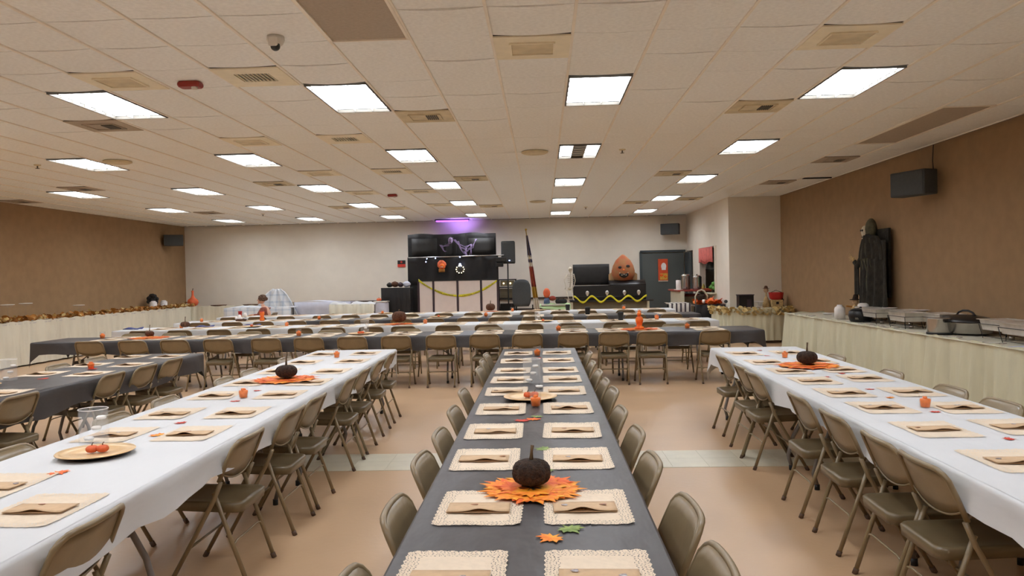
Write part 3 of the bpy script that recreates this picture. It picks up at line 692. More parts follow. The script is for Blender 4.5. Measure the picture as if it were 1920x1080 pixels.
def pumpkin(x, y, z, r, h, m, label, stemh=.1, name='pumpkin', leafy=False, lobes=10):
    t = thing(name, label, 'pumpkin', (x, y, z)); n = lobes*4; prof = []
    for i in range(11):
        a = pi*i/10; prof.append((max(.0, r*(sin(a)**.8)) if 0 < i < 10 else r*.12, h/2-h/2*cos(a)*(1-.12*abs(cos(a))**3)))
    V = []; F = []
    for i, (q, zz) in enumerate(prof):
        for k in range(n): a = 2*pi*k/n; w_ = q*(1-.13*(abs(cos(a*lobes/2))**4)); V.append((w_*cos(a), w_*sin(a), zz))
    for i in range(10):
        for k in range(n): F.append((i*n+k, i*n+(k+1) % n, (i+1)*n+(k+1) % n, (i+1)*n+k))
    F += [tuple(range(n-1, -1, -1)), tuple(range(10*n, 11*n))]
    MB().add(V, F, True).build('body', m, t)
    MB().tube([(0, 0, h*.9), (.002, 0, h+stemh*.5), (.006, .004, h+stemh)], [r*.11, r*.07, r*.09], 8).build('stem', 'stem', t)
    if leafy: inst('leaf', LEAF['leaf_green'], t, (.05, 0, h+stemh*.7), 1.2, (.8, .8, .8))
    return t
leafmat(-.06, 3.1, TZ+.006, .2, 'under the dark pumpkin on the central table', 17)
pumpkin(-.06, 3.12, TZ+.014, .083, .118, 'twig', 'dark brown twig pumpkin with an upright stem on the central table', .05, leafy=True)
leafmat(-2.28, 6.62, TZ+.006, .27, 'under the dark pumpkin on the left white table', 15, True)
pumpkin(-2.28, 6.66, TZ+.016, .095, .125, 'twig', 'dark brown twig pumpkin with a long thin stem on the left white table', .09)
leafmat(2.4, 7.02, TZ+.006, .27, 'under the dark pumpkin on the right white table', 15, True)
pumpkin(2.4, 7.05, TZ+.016, .092, .13, 'twig', 'dark brown twig pumpkin with a short stem on the right white table', .07)
leafmat(-6.3, 11.97, TZ+.006, .3, 'near the left end of the nearest cross table', 14, True)
pumpkin(-6.3, 11.97, TZ+.03, .07, .1, 'twig_brown', 'small brown pumpkin on orange leaves near the left end of the nearest cross table', .09)
leafmat(1.5, 11.95, TZ+.006, .3, 'near the right end of the nearest cross table', 14, True)
leafmat(-2.75, 14.45, TZ+.006, .28, 'under the round brown pumpkin on the second cross table', 14, True)
pumpkin(-2.75, 14.5, TZ+.03, .14, .235, 'twig_brown', 'large round brown twig pumpkin on the second cross table', .02)
leafmat(-1.3, 18.95, TZ+.006, .2, 'under the pumpkin on the farthest cross table', 10, True)
pumpkin(-1.3, 18.98, TZ+.02, .12, .2, 'twig_brown', 'brown twig pumpkin on the farthest cross table before the dance booth', .06)
pumpkin(-6.9, 14.45, TZ+.02, .09, .12, 'twig_brown', 'dark spiky pumpkin on the left part of the second cross table', .09)
# orange skeleton-like figure (orange lantern) on the right of the first cross table
t = thing('orange_lantern', 'small orange lantern figure standing on leaves near the right end of the nearest cross table', 'lantern', (1.5, 11.95, TZ+.02))
MB().lathe([(.07, 0), (.075, .02), (.04, .04), (.045, .07), (.06, .12), (.055, .17), (.03, .19)], 16).build('body', 'leaf_deep', t); MB().ball(0, 0, .225, .035, n=12, m=8).build('top', 'leaf_deep', t)
# plates
def plate(x, y, where, r=.185, dots=((-.02, 0), (.03, .01))):
    t = thing('charger_plate', 'round gold charger plate '+where, 'plate', (x, y, TZ+.002))
    MB().lathe([(.0, .012), (r*.62, .012), (r*.68, .02), (r, .026), (r+.002, .023), (r*.7, .01), (0, .01)], 40).build('dish', 'gold_plate', t)
    MB().lathe([(0, 0), (r*.6, 0), (r*.66, .004), (r*.97, .021), (r*.6, .007), (0, .007)], 40).build('underside', 'plate_under', t)
    for i, (dx, dy) in enumerate(dots):
        q = pumpkin(x+dx, y+dy, TZ+.0145, .03, .042, 'pumpkin_orange', 'mini orange pumpkin, %s on plate %s' % ('alone' if len(dots) == 1 else ('left', 'right')[i], where), .012, 'mini_pumpkin', lobes=6)
plate(-2.31, 3.82, 'at the near end of the left white table'); plate(-.1, 5.4, 'in the middle of the central table', .188); plate(-4.95, 6.45, 'on the left black table')
plate(-2.9, 12.0, 'in the middle of the nearest cross table', .2); plate(-5.6, 14.45, 'on the second cross table left of its middle', .2, ((0, 0),)); plate(.0, 14.45, 'on the second cross table right of its middle', .2, ((0, 0),))
plate(-2.3, 16.75, 'on the third cross table', .2, ((0, 0),)); plate(-3.95, 18.95, 'on the farthest cross table, left part', .19, ()); plate(-.1, 18.95, 'on the farthest cross table, middle', .19, ())
# cups of orange candy
def make_cup():
    t = thing('candy_cup', 'x', 'cup')
    MB().lathe([(.026, 0), (.03, .002), (.036, .085), (.038, .088), (.036, .09), (.034, .086), (.028, .004)], 18).build('cup', 'cup_clear', t)
    b = MB()
    b.lathe([(.024, .004), (.03, .045), (.028, .052), (0, .056)], 14)
    for i in range(14):
        a = R.uniform(0, 6.28); q = R.uniform(0, .02); b.ball(q*cos(a), q*sin(a), .055+R.uniform(0, .008), .008, .011, .006, n=6, m=4)
    o = b.build('candy', 'candy', t); o['kind'] = 'stuff'; kids_of(t); return t
CUP = make_cup(); ucup = []
cups = [(-2.27, 5.66, 'beside the placemats in the middle of the left white table', 1.1), (-2.33, 8.5, 'at the far end of the left white table', 1.1), (2.42, 7.75, 'behind the pumpkin on the right white table', 1), (2.38, 4.86, 'at the near end of the right white table', 1.05), (-.06, 5.1, 'in front of the plate on the central table', 1.15), (-.07, 8.32, 'at the far end of the central table', 1.15),
 (-4.73, 7.78, 'on the left black table', 1.1), (-7.15, 12.1, 'at the left end of the nearest cross table', 1.3), (-3.86, 11.9, 'left of the middle of the nearest cross table', 1.3), (.24, 12.0, 'in the middle of the nearest cross table', 1.3), (2.25, 12.0, 'at the right end of the nearest cross table', 1.3),
 (-7.0, 14.5, 'at the left end of the second cross table', 1.2), (-4.95, 14.55, 'left of the middle of the second cross table', 1.2), (-2.25, 14.5, 'beside the round pumpkin on the second cross table', 1.3), (2.15, 14.5, 'at the right end of the second cross table', 1.4),
 (-7.6, 16.7, 'at the left end of the third cross table', 1.2), (-4.95, 16.7, 'at the cloth seam of the third cross table', 1.3), (-1.25, 16.7, 'in the middle of the third cross table', 1.4), (2.1, 16.7, 'at the right end of the third cross table', 1.3),
 (-4.0, 18.9, 'left of the middle of the farthest cross table', 1.2), (-.75, 18.9, 'right of the brown pumpkin on the farthest cross table', 1.2), (2.0, 18.9, 'at the right end of the farthest cross table', 1.3)]
for x, y, wh, s_ in cups: place(CUP, (x, y, TZ+.002), 0, 'clear cup of orange candy '+wh, ucup, 'cups of orange candy', (s_, s_, s_))
# glass cylinders with floating candles
def vase(x, y, where, r=.07, h=.2):
    t = thing('glass_vase', 'clear glass cylinder vase '+where, 'vase', (x, y, TZ+.002))
    MB().lathe([(r, 0), (r, h), (r+.002, h+.002), (r-.003, h+.002), (r-.004, .008), (0, .008)], 28).build('glass', 'glass', t)
    MB().tube([(r*cos(a/20*2*pi), r*sin(a/20*2*pi), h) for a in range(20)], .0022, 6, closed=True).build('rim', 'foam', t)
    for i, (dx, dy, z) in enumerate(((-.02, -.01, .03), (.012, .005, .085), (.03, .02, .14))):
        c = MB().lathe([(.022, z-.01), (.027, z), (.02, z+.008), (0, z+.01)], 14, dx*r/.07, dy*r/.07).build('candle', 'wax', t)
        MB().lathe([(0, z-.03), (.02, z-.022), (.024, z-.01)], 12, dx*r/.07, dy*r/.07).build('holder', 'cup_clear', c)
vase(-2.5, 4.12, 'with white candles behind the plate on the left white table', .075, .19); vase(-.1, 6.2, 'on the central table behind the plate', .072, .2); vase(-4.98, 6.9, 'on the left black table', .07, .2)
vase(-2.9, 12.3, 'in the middle of the nearest cross table', .07, .2); vase(-.1, 14.75, 'on the second cross table', .06, .17)
t = thing('tealight', 'white floating candle standing alone in front of the vase on the central table', 'candle', (-.04, 5.93, TZ+.003)); MB().lathe([(.0, 0), (.026, .006), (.03, .02), (0, .022)], 16).build('wax', 'wax', t); MB().tube([(0, 0, .02), (0, 0, .034)], .0015, 5).build('wick', 'ink', t)
# bottles, red cup etc. on the far tables
for x, y, h, wh in ((1.47, 14.5, .16, 'on the second cross table'), (.98, 16.75, .17, 'on the third cross table'), (.62, 18.95, .15, 'on the farthest cross table')):
    t = thing('black_tumbler', 'black tumbler standing '+wh, 'tumbler', (x, y, TZ+.002)); MB().lathe([(.045, 0), (.048, .01), (.058, h*.8), (.058, h*.84)], 18).build('body', 'black_gloss', t); MB().lathe([(.06, h*.84), (.06, h*.9), (.04, h), (0, h)], 18).build('lid', 'black_matt', t)
t = thing('party_cup', 'red party cup on the left end of the farthest cross table', 'cup', (-7.65, 19.0, TZ+.002)); MB().lathe([(.035, 0), (.05, .13), (.053, .132), (.05, .135), (.04, .02)], 18).build('cup', 'red', t)
t = thing('candle_jar', 'orange-red glass jar on the left part of the third cross table', 'jar', (-6.25, 16.75, TZ+.002)); MB().lathe([(.05, 0), (.055, .03), (.04, .09), (.055, .16), (.05, .2)], 18).build('glass', 'leaf_deep', t); MB().lathe([(.052, .2), (.052, .215), (0, .22)], 18).build('lid', 'red', t)
t = thing('white_flowers', 'small clump of white and brown flowers on the left end of the third cross table', 'flowers', (-6.75, 16.8, TZ+.002)); b = MB()
for i in range(9): b.ball(R.uniform(-.13, .13), R.uniform(-.05, .05), R.uniform(.04, .15), .04, n=8, m=6)
b.build('blossoms', 'foam', t)['kind'] = 'stuff'; MB().lathe([(.1, 0), (.13, .03), (.06, .05)], 14).build('bowl', 'twig_brown', t)
for x, y, wh in ((-7.95, 14.5, 'at the left end of the second cross table'), (-6.65, 14.75, 'left part of the second cross table, beside the brown pumpkin'), (-5.75, 14.85, 'left part of the second cross table, beside a plate')):
    o = MB().grid(lambda u, v: ((u-.5)*.3, (v-.5)*.22, .01+.03*sin(u*5)*sin(v*4)), 8, 6, thick=.01).build('blue_napkin', 'navy', loc=(x, y, TZ+.006)); tag(o, 'crumpled dark blue napkin '+wh, 'napkin', 'blue napkins')

# ------------------------------------------------------------------ skirted tables
def skirt_curve(path, z0, z1, amp=.018, wl=.09, seed=2, dens=.03, closed=False):
    rr = random.Random(seed); pts = []; P = [Vector(p) for p in path]
    for i in range(len(P)-1):
        d = P[i+1]-P[i]; n = max(1, int(d.length/dens)); nn = Vector((d.y, -d.x)).normalized()
        for k in range(n): pts.append((P[i]+d*k/n, nn))
    pts.append((P[-1], nn)); A = [0]
    for i in range(1, len(pts)): A.append(A[-1]+(pts[i][0]-pts[i-1][0]).length)
    ph = [rr.uniform(0, 6) for _ in range(5)]; n = len(pts); nz = 5; V = []
    for j in range(nz+1):
        v = j/nz
        for i, (p, nn) in enumerate(pts):
            a = A[i]; w_ = sin(a*2*pi/wl+1.7*sin(a*2.3+ph[0])+1.2*v*sin(a*1.1+ph[4]))*.7*(1+.4*sin(a*5+ph[4]))+sin(a*2*pi/(wl*2.7)+ph[1])*.8+.3*sin(a*2*pi/(wl*.55)+ph[2])
            q = p+nn*(amp*w_*(.25+.9*v)+.02+.03*v); zt = z1+(.012*(1+sin(a*2*pi/.42+ph[3])) if j == 0 else 0)
            V.append((q.x, q.y, zt+(z0-zt)*v))
    F = [(j*n+i, (j+1)*n+i, (j+1)*n+i+1, j*n+i+1) for j in range(nz) for i in range(n-1)]
    return MB().add(V, F, True)
# right buffet along the wall
t = thing('buffet_table', 'long buffet table with a pale green-cream pleated skirt along the right wall', 'table', (0, 0, 0))
MB().box(5.34, 10.0, .735, .8, 11.3, .03, bev=.01).build('tabletop', 'table_top', t)
def cover(x0, x1, y0, y1, z):
    return MB().grid(lambda u, v: (x0+(x1-x0)*u, y0+(y1-y0)*v, z+.0015*sin(v*90+u*7)), 8, 60, thick=.004)
cover(4.885, 5.75, 4.3, 15.74, .763).build('cover', 'skirt_pale', t)
skirt_curve([(5.72, 15.7), (4.95, 15.7), (4.93, 4.3)][::-1] and [(4.93, 4.3), (4.93, 15.7), (5.72, 15.7)][::-1], .03, .765, .042, .27, 4).build('skirt', 'skirt', t)
# left skirted table round the corner, with leaf garland
t = thing('serving_table', 'long serving table with a cream pleated skirt along the left and back walls', 'table')
HZ = .9
MB().box(-11.0, 14.6, HZ-.03, .8, 17.4, .03).box(-9.6, 22.95, HZ-.03, 3.0, .7, .03).build('tabletop', 'table_top', t)
cover(-11.4, -10.62, 6.0, 23.3, HZ).build('cover', 'skirt_pale', t)
cover(-10.62, -8.2, 22.6, 23.3, HZ).build('cover', 'skirt_pale', t)
skirt_curve([(-10.62, 6.0), (-10.62, 22.6), (-8.1, 22.6)], .03, HZ+.005, .022, .16, 6, dens=.045).build('skirt', 'skirt_pale', t)
def garland(n, fn, m, name, label, size, parent=None):
    b = MB(); P = leaf_poly(1)
    for i in range(n):
        x, y, z = fn(R.random()); s_ = size*R.uniform(.7, 1.3); mt = Matrix.Translation((x, y, z)) @ Matrix.Rotation(R.uniform(0, 6.28), 4, 'Z') @ Matrix.Rotation(R.uniform(-1.1, 1.1), 4, 'X') @ Matrix.Rotation(R.uniform(-.8, .8), 4, 'Y')
        V = [(0, 0, .02*s_)]+[(px*s_, py*s_, 0) for px, py in P[::2]]; V = [tuple(mt @ Vector(p)) for p in V]; k = len(V)-1
        b.add(V, [(0, q+1, (q+1) % k+1) for q in range(k)])
    o = b.build(name, m); tag(o, label, 'garland', kind='stuff'); return o
garland(900, lambda u: (-10.75+R.gauss(0, .07), 6+u*16.8, HZ+.03+abs(R.gauss(0, .035))), 'leaf_brown', 'leaf_garland', 'brown and orange autumn leaf garland along the left serving table', .11)
garland(360, lambda u: (-10.72+R.gauss(0, .08), 6+u*16.8, HZ+.05+abs(R.gauss(0, .03))), 'leaf_gold', 'leaf_garland', 'yellow-gold leaves mixed into the garland on the left serving table', .08)
def coupe(x, y, z, h, lab):
    t = thing('glass_stand', lab, 'glass', (x, y, z)); MB().lathe([(.07, 0), (.07, .006), (.012, .012), (.01, h*.8), (.02, h*.82), (.11, h*.94), (.13, h), (.125, h), (.1, h*.95), (0, h*.86)], 22).build('bowl', 'cup_clear', t)
    MB().lathe([(.12, h-.006), (.13, h), (.12, h+.006), (0, h+.01)], 20).build('candle', 'wax', t)
coupe(-10.95, 15.2, HZ, .36, 'tall stemmed glass with a white candle, left of a pair on the left serving table'); coupe(-10.95, 15.75, HZ, .37, 'tall stemmed glass with a white candle, right of a pair on the left serving table')
coupe(-11.0, 14.3, HZ, .2, 'short glass candle stand left of the tall pair on the left serving table'); coupe(-10.95, 17.6, HZ, .26, 'single glass candle stand amid the garland on the left serving table')
t = thing('orange_gourd', 'orange gourd with a tall thin neck on the back corner table', 'gourd', (-10.7, 22.95, HZ+.005)); MB().lathe([(.05, 0), (.13, .05), (.17, .13), (.14, .21), (.06, .27), (.035, .34), (.03, .44), (.045, .47), (0, .5)], 20).build('body', 'pumpkin_orange', t); MB().tube([(0, 0, .48), (.02, 0, .56)], .015, 6).build('stem', 'stem', t)
for i, (yy) in enumerate((21.15, 21.75)):
    t = thing('foam_cup_stack', 'stack of white foam cups, %s of two, on the left serving table' % ('left', 'right')[i], 'cups', (-11.0, yy, HZ+.005)); b = MB()
    for k in range(3): b.lathe([(.08, .0+k*.05), (.1, .09+k*.05), (.08, .1+k*.05)], 16)
    b.lathe([(.09, .2), (.05, .235), (0, .24)], 16); b.build('cup', 'foam', t)
t = thing('black_wig_head', 'fluffy black wig behind two stacks of foam cups by the left wall', 'wig', (-11.2, 21.5, HZ+.005)); b = MB()
MB().lathe([(.1, 0), (.08, .1), (.07, .2)], 14).build('stand', 'black_matt', t)
for i in range(40): a = R.uniform(0, 6.28); q = R.uniform(0, .13); b.ball(q*cos(a), q*sin(a)*1.2, .3+R.uniform(-.09, .1)-q*.3, .06, n=7, m=5)
b.build('hair', 'hair_black', t)['kind'] = 'stuff'
for i, (x, lab) in enumerate(((-9.9, 'left'), (-8.9, 'right'))):
    t = thing('serving_tray', 'low brown tray on the back corner table, %s of two' % lab, 'tray', (x, 22.95, HZ+.006)); MB().lathe([(.2, 0), (.26, .03), (.25, .035), (.19, .008), (0, .008)], 20, sy=.6).build('dish', 'twig_brown', t); MB().box(0, 0, .02, .2, .12, .02, bev=.008).build('contents', 'kraft', t)

# ------------------------------------------------------------------ buffet equipment
def chafer(x, y, label, s_=1, rz=0):
    t = thing('chafing_pan', label, 'pan', (x, y, .767), rz)
    b = MB(); L, W = .27*s_, .165*s_
    for sx in (-1, 1):
        for sy in (-1, 1): b.tube([(sx*W*.85, sy*L*.85, 0), (sx*W, sy*L, .17)], .004, 6)
    b.tube([(-W, -L, .17), (W, -L, .17), (W, L, .17), (-W, L, .17)], .004, 6, closed=True); b.tube([(-W*.85, -L*.85, .02), (W*.85, -L*.85, .02), (W*.85, L*.85, .02), (-W*.85, L*.85, .02)], .003, 6, closed=True)
    b.build('wire_rack', 'black_matt', t)
    def ring(q, z): return [(-W*q, -L*q, z), (W*q, -L*q, z), (W*q, L*q, z), (-W*q, L*q, z)]
    V = ring(.86, .1)+ring(.98, .225)+ring(1.1, .228)+ring(1.1, .222); F = [(3, 2, 1, 0)]
    for k in range(3):
        for i in range(4): j = (i+1) % 4; F.append((k*4+i, k*4+j, k*4+4+j, k*4+4+i))
    MB().add(V[:16], F).build('pan', 'aluminium', t)
    MB().add(ring(.96, .215)+ring(.7, .226), [(0, 1, 2, 3), (4, 5, 6, 7)]+[(i, (i+1) % 4, 4+(i+1) % 4, 4+i) for i in range(4)]).build('foil_cover', 'aluminium', t)
    MB().lathe([(.03, .0), (.03, .035), (.025, .04), (0, .04)], 12, 0, -L*.4).build('burner', 'steel', t)
for i, (x, y) in enumerate([(5.45, 12.9), (5.3, 12.25), (5.5, 11.75), (5.25, 11.2), (5.5, 10.75), (5.45, 9.2), (5.3, 8.55), (5.25, 7.9)]):
    chafer(x, y, 'aluminium chafing pan on a wire rack, %s from the far end of the buffet' % ORD[i], 1.0)
t = thing('soup_pot', 'tall stainless cooker pot before the black lid on the buffet', 'pot', (5.12, 10.05, .767)); MB().lathe([(.15, .02), (.155, .03), (.155, .2), (.16, .205), (.15, .21)], 26).build('pot', 'steel', t); MB().lathe([(.16, 0), (.16, .025), (.15, .03)], 26).build('base', 'black_gloss', t); MB().lathe([(.158, .21), (.1, .235), (.02, .245), (.02, .265), (0, .27)], 24).build('lid', 'glass', t); MB().box(0, -.17, .17, .08, .04, .02, bev=.006).build('handle', 'black_gloss', t)
t = thing('roaster_oven', 'large oval roaster with a domed black lid and arched handle on the buffet', 'roaster', (5.42, 10.0, .767), .15)
MB().lathe([(.24, .02), (.25, .03), (.26, .15), (.27, .16)], 30, sy=1.45).build('pan', 'steel', t); MB().lathe([(.28, .16), (.28, .175), (.22, .215), (.1, .245), (0, .25)], 30, sy=1.45).build('lid', 'black_gloss', t); MB().tube([(0, -.17, .235), (0, -.13, .275), (0, -.05, .3), (0, .05, .3), (0, .13, .275), (0, .17, .235)], .013, 8).build('handle', 'black_gloss', t)
t = thing('slow_cooker', 'round black slow cooker near the far end of the buffet', 'cooker', (5.2, 12.7, .767)); MB().lathe([(.15, 0), (.17, .02), (.19, .1), (.18, .17), (.15, .19)], 26).build('body', 'black_gloss', t); MB().lathe([(.16, .19), (.1, .215), (.02, .22), (.02, .24), (0, .245)], 24).build('lid', 'black_matt', t); MB().box(-.12, -.14, .06, .05, .02, .03).build('dial', 'steel', t)
t = thing('foam_cup_tower', 'white foam cup stack at the far end of the buffet', 'cups', (5.17, 13.5, .767)); b = MB()
b.lathe([(.09, 0), (.09, .17), (.088, .175), (.08, .2), (.045, .225), (.045, .245), (0, .25)], 20); b.build('cup', 'foam', t)
t = thing('foam_bowl_stack', 'stack of white foam bowls behind the black slow cooker', 'bowls', (5.45, 13.2, .767)); MB().lathe([(.04, .0), (.06, .14), (.1, .2), (.085, .26), (.05, .28), (0, .28)], 20).build('bowl', 'foam', t)
t = thing('scarecrow_doll', 'small scarecrow doll in brown straw behind the foam cups at the right wall', 'doll', (5.6, 13.9, .767)); MB().lathe([(.04, 0), (.09, .02), (.07, .18), (.03, .22)], 14).build('body', 'straw', t); MB().ball(0, 0, .28, .055, n=12, m=8).build('head', 'kraft', t); MB().lathe([(.1, .31), (.09, .32), (.05, .325), (.03, .4), (0, .42)], 16).build('hat', 'twig', t); MB().tube([(-.16, 0, .2), (0, 0, .18), (.16, 0, .2)], .018, 6).build('sleeves', 'leaf_brown', t)
for i, (x, y, rz) in enumerate(((5.02, 11.9, .4), (5.02, 11.5, .2), (5.03, 11.1, .5), (5.02, 9.45, .3), (5.03, 8.6, .5), (5.02, 14.4, .3))):
    t = thing('serving_spoon', 'steel serving spoon at the edge of the buffet, %s from the far end' % ORD[i if i < 5 else 5], 'spoon', (x, y, .77), rz); MB().tube([(0, 0, .004), (0, .2, .008)], .005, 6).build('handle', 'steel', t); MB().lathe([(0, 0), (.025, .006), (.03, .012), (.024, .009), (0, .004)], 14, 0, -.03, 0, sy=1.4).build('bowl', 'steel', t)
for i, (x, y) in enumerate(((5.5, 14.9), (5.45, 14.3))):
    t = thing('paper_plate_pile', 'pile of white paper plates at the far end of the buffet, %s' % ('back', 'front')[i], 'plates', (x, y, .767)); b = MB()
    for k in range(5): b.lathe([(.07, .004*k), (.115, .012+.004*k), (.11, .013+.004*k), (0, .004+.004*k)], 20)
    b.build('plate', 'foam', t)
for i, (x, y, wx) in enumerate(((5.45, 12.2, 0), (5.55, 11.4, 0), (5.5, 8.6, 0))):
    t = thing('foam_plate', 'white foam plate lying on the chafing pans, %s from the far end' % ORD[i], 'plate', (x  , y, .997)); MB().lathe([(.06, 0), (.11, .012), (.1, .013), (0, .005)], 20).build('dish', 'foam', t)
t = thing('menu_sheet', 'pale blue paper at the near end of the buffet edge', 'paper', (5.08, 8.2, .768)); MB().box(0, 0, .001, .22, .3, .002, .2).build('sheet', 'blue_cloth', t)

# ------------------------------------------------------------------ hanging reaper on the right wall
t = thing('reaper_figure', 'tall hooded black reaper decoration with a skull face hanging on the right wall', 'decoration', (5.73, 13.3, .9))
# local x -> world y handled by building directly: y along wall, x out of the wall (negative = into the room)
MB().grid(lambda u, v: (-.12-.13*sin(pi*u)*(1-.3*v)-.045*sin(u*27+sin(v*3))*(1.1-.6*v), (-.1+(u-.5)*1.06*(1-.12*v*v)), .0+1.2*v+.03*sin(u*23)*(1-v)), 60, 10, thick=.012).build('robe', 'black_robe', t)
MB().grid(lambda u, v: (-.15-.1*sin(pi*u)-.03*sin(u*30), -.05+(-.5+u*1.0)*(1-.45*v*v), .92+.4*v-.05*abs(2*u-1)), 30, 6, thick=.012).build('shoulder_cape', 'black_robe', t)
MB().box(-.02, .27, .8, .05, .5, 1.1).box(-.02, -.25, .82, .05, .55, 1.15).build('backing', 'black_robe', t); t.scale = (.75, 1, 1)
MB().ball(-.12, -.0, 1.4, .12, .13, .19, n=16, m=10, jit=.03).build('hood', 'grey_rag', t)
h = MB().ball(-.2, .1, 1.37, .085, .07, .105, n=14, m=10).box(-.22, .1, 1.27, .09, .07, .06, bev=.015).build('skull', 'bone', t)
MB().ball(-.275, .13, 1.39, .02, n=8, m=6).ball(-.275, .075, 1.39, .02, n=8, m=6).build('eye_socket', 'ink', h); MB().box(-.27, .1, 1.275, .01, .05, .016).build('teeth', 'ink', h)
for i in range(9):
    y = -.16+i*.04; L_ = R.uniform(.5, .95)
    MB().grid(lambda u, v, y=y, L_=L_: (-.23-.02*sin(v*9+y*30), y+.03*u+.02*sin(v*5), 1.25-L_*v), 2, 8, thick=.006).build('rag', 'grey_rag', t)
MB().tube([(-.1, .38, .95), (-.16, .52, .78), (-.18, .6, .86)], [.07, .06, .05], 10).build('sleeve', 'black_robe', t)
MB().grid(lambda u, v: (-.14-.02*sin(u*9), .48+.2*u, .86-.62*v+.06*sin(u*7)*v), 6, 6, thick=.008).build('sleeve_rag', 'black_robe', t)
b = MB(); b.ball(-.19, .63, .9, .03, .035, .04, n=8, m=6)
for i in range(5): a = -.5+i*.28; b.tube([(-.19, .64, .91), (-.2, .64+.09*cos(a), .93+.07*sin(a)), (-.2, .64+.19*cos(a), .96+.12*sin(a)-.02)], [.009, .007, .004], 6)
b.build('bony_hand', 'straw', t)

# ------------------------------------------------------------------ wall speakers
def wallspk(name, loc, sz, rz, lab, m='speaker_grey'):
    t = thing(name, lab, 'speaker', loc, rz); MB().box(0, 0, 0, *sz, bev=.012).build('cabinet', m, t); MB().box(0, -sz[1]/2-.004, 0, sz[0]*.92, .01, sz[2]*.9, bev=.004).build('grille', 'black_matt' if m != 'speaker_grey' else m, t); MB().tube([(0, sz[1]/2, 0), (0, sz[1]/2+.09, 0)], .025, 8).build('bracket', 'black_matt', t)
wallspk('wall_speaker', (5.5, 11.5, 2.87), (.62, .26, .36), -1.2, 'dark box speaker high on the right brown wall'); wallspk('wall_speaker', (-11.15, 22.75, 2.93), (.54, .28, .33), .45, 'grey box speaker in the far left ceiling corner'); wallspk('wall_speaker', (3.98, 23.75, 2.98), (.56, .28, .33), -.3, 'dark grey box speaker on the back wall above the door')
t = thing('speaker_cable', 'thin cable running up the wall from the right wall speaker', 'cable', (5.77, 11.45, 3.0)); MB().tube([(0, 0, 0), (0, .03, .2), (.0, 0, .43)], .006, 6).build('cord', 'ink', t)

# ------------------------------------------------------------------ DJ booth
t = thing('panel_screen', 'white folding panels with dark posts in front of the dance booth', 'screen', (0, 21.9, 0))
px = [(-3.54, -3.17), (-3.11, -2.47), (-2.41, -1.79), (-1.73, -1.31)]
for a, b_ in px: MB().box((a+b_)/2, 0, .77, b_-a, .03, 1.52, bev=.006).build('panel', 'panel_white', t)
for x in (-3.14, -2.44, -1.76, -3.57, -1.28): MB().box(x, 0, .77, .05, .05, 1.54).build('post', 'panel_dark', t)
MB().box(-2.42, 0, 1.55, 2.3, .06, .04).build('top_rail', 'ink', t)
t = thing('caution_tape', 'yellow caution tape swagged across the white booth panels', 'tape', (0, 21.868, 0))
def swag(x0, x1, z0, z1, sag, w_, n=30): return lambda u, v: (x0+(x1-x0)*u, -.02*sin(u*9), z0+(z1-z0)*u-sag*4*u*(1-u)+w_*(v-.5))
def swag_f(u): x0, x1 = -3.56, -1.3; return (x0+(x1-x0)*u, 1.57-.06*u-.44*4*u*(1-u))
MB().grid(lambda u, v: (swag_f(u)[0], -.012*sin(u*22), swag_f(u)[1]+.075*(v-.5)*(1-.3*abs(sin(u*11)))), 40, 2, thick=.003).build('ribbon', 'tape', t)
def text_obj(s_, size, m, parent, loc, rot, name='lettering', ext=.001):
    cu = bpy.data.curves.new(name, 'FONT'); cu.body = s_; cu.size = size; cu.extrude = ext; cu.align_x = 'CENTER'; cu.align_y = 'CENTER'
    tmp = bpy.data.objects.new(name, cu); col.objects.link(tmp); dg = bpy.context.evaluated_depsgraph_get(); me = bpy.data.meshes.new_from_object(tmp.evaluated_get(dg))
    bpy.data.objects.remove(tmp); me.materials.clear(); me.materials.append(M[m]); o = bpy.data.objects.new(name, me); col.objects.link(o); o.parent = parent; o.location = loc; o.rotation_euler = rot; return o
for u in (.1, .24, .38, .62, .76, .9):
    x, z = swag_f(u); x2, z2 = swag_f(u+.01); text_obj('CAUTION', .062, 'ink', t, (x, -.022, z), (pi/2, 0, 0)).rotation_euler = (pi/2, -math.atan2(z2-z, x2-x), 0)
t = thing('booth_backdrop', 'black cloth-covered backdrop frame of the dance booth hung with cobweb', 'backdrop', (0, 22.6, 0))
MB().grid(lambda u, v: (-3.97+2.62*u, .02*sin(u*40)+.03*sin(u*13), 2.2+.72*v+.03*sin(u*11)*v), 60, 6, thick=.02).build('upper_cloth', 'black_cloth', t)
MB().grid(lambda u, v: (-3.93+2.66*u, -.35+.02*sin(u*37)+.02*sin(u*15), 1.42+.82*v), 60, 6, thick=.02).build('lower_cloth', 'black_cloth', t)
MB().box(-2.65, .06, 1.46, 2.6, .04, 2.92).build('frame', 'black_matt', t)
MB().tube([(-3.9, -.37, 2.23), (-1.1, -.37, 2.25)], .018, 8).build('truss_bar', 'chrome', t)
for x in (-3.7, -1.5): MB().tube([(x, .06, 0), (x, .06, 1.5)], .03, 8).build('truss_leg', 'black_matt', t)
MB().grid(lambda u, v: (-3.85+.75*u, -.06, 2.3+.5*v), 4, 3, thick=.03).build('screen', 'black_matt', t); MB().grid(lambda u, v: (-2.15+.75*u, -.06, 2.28+.5*v), 4, 3, thick=.03).build('screen', 'black_matt', t)
b = MB()
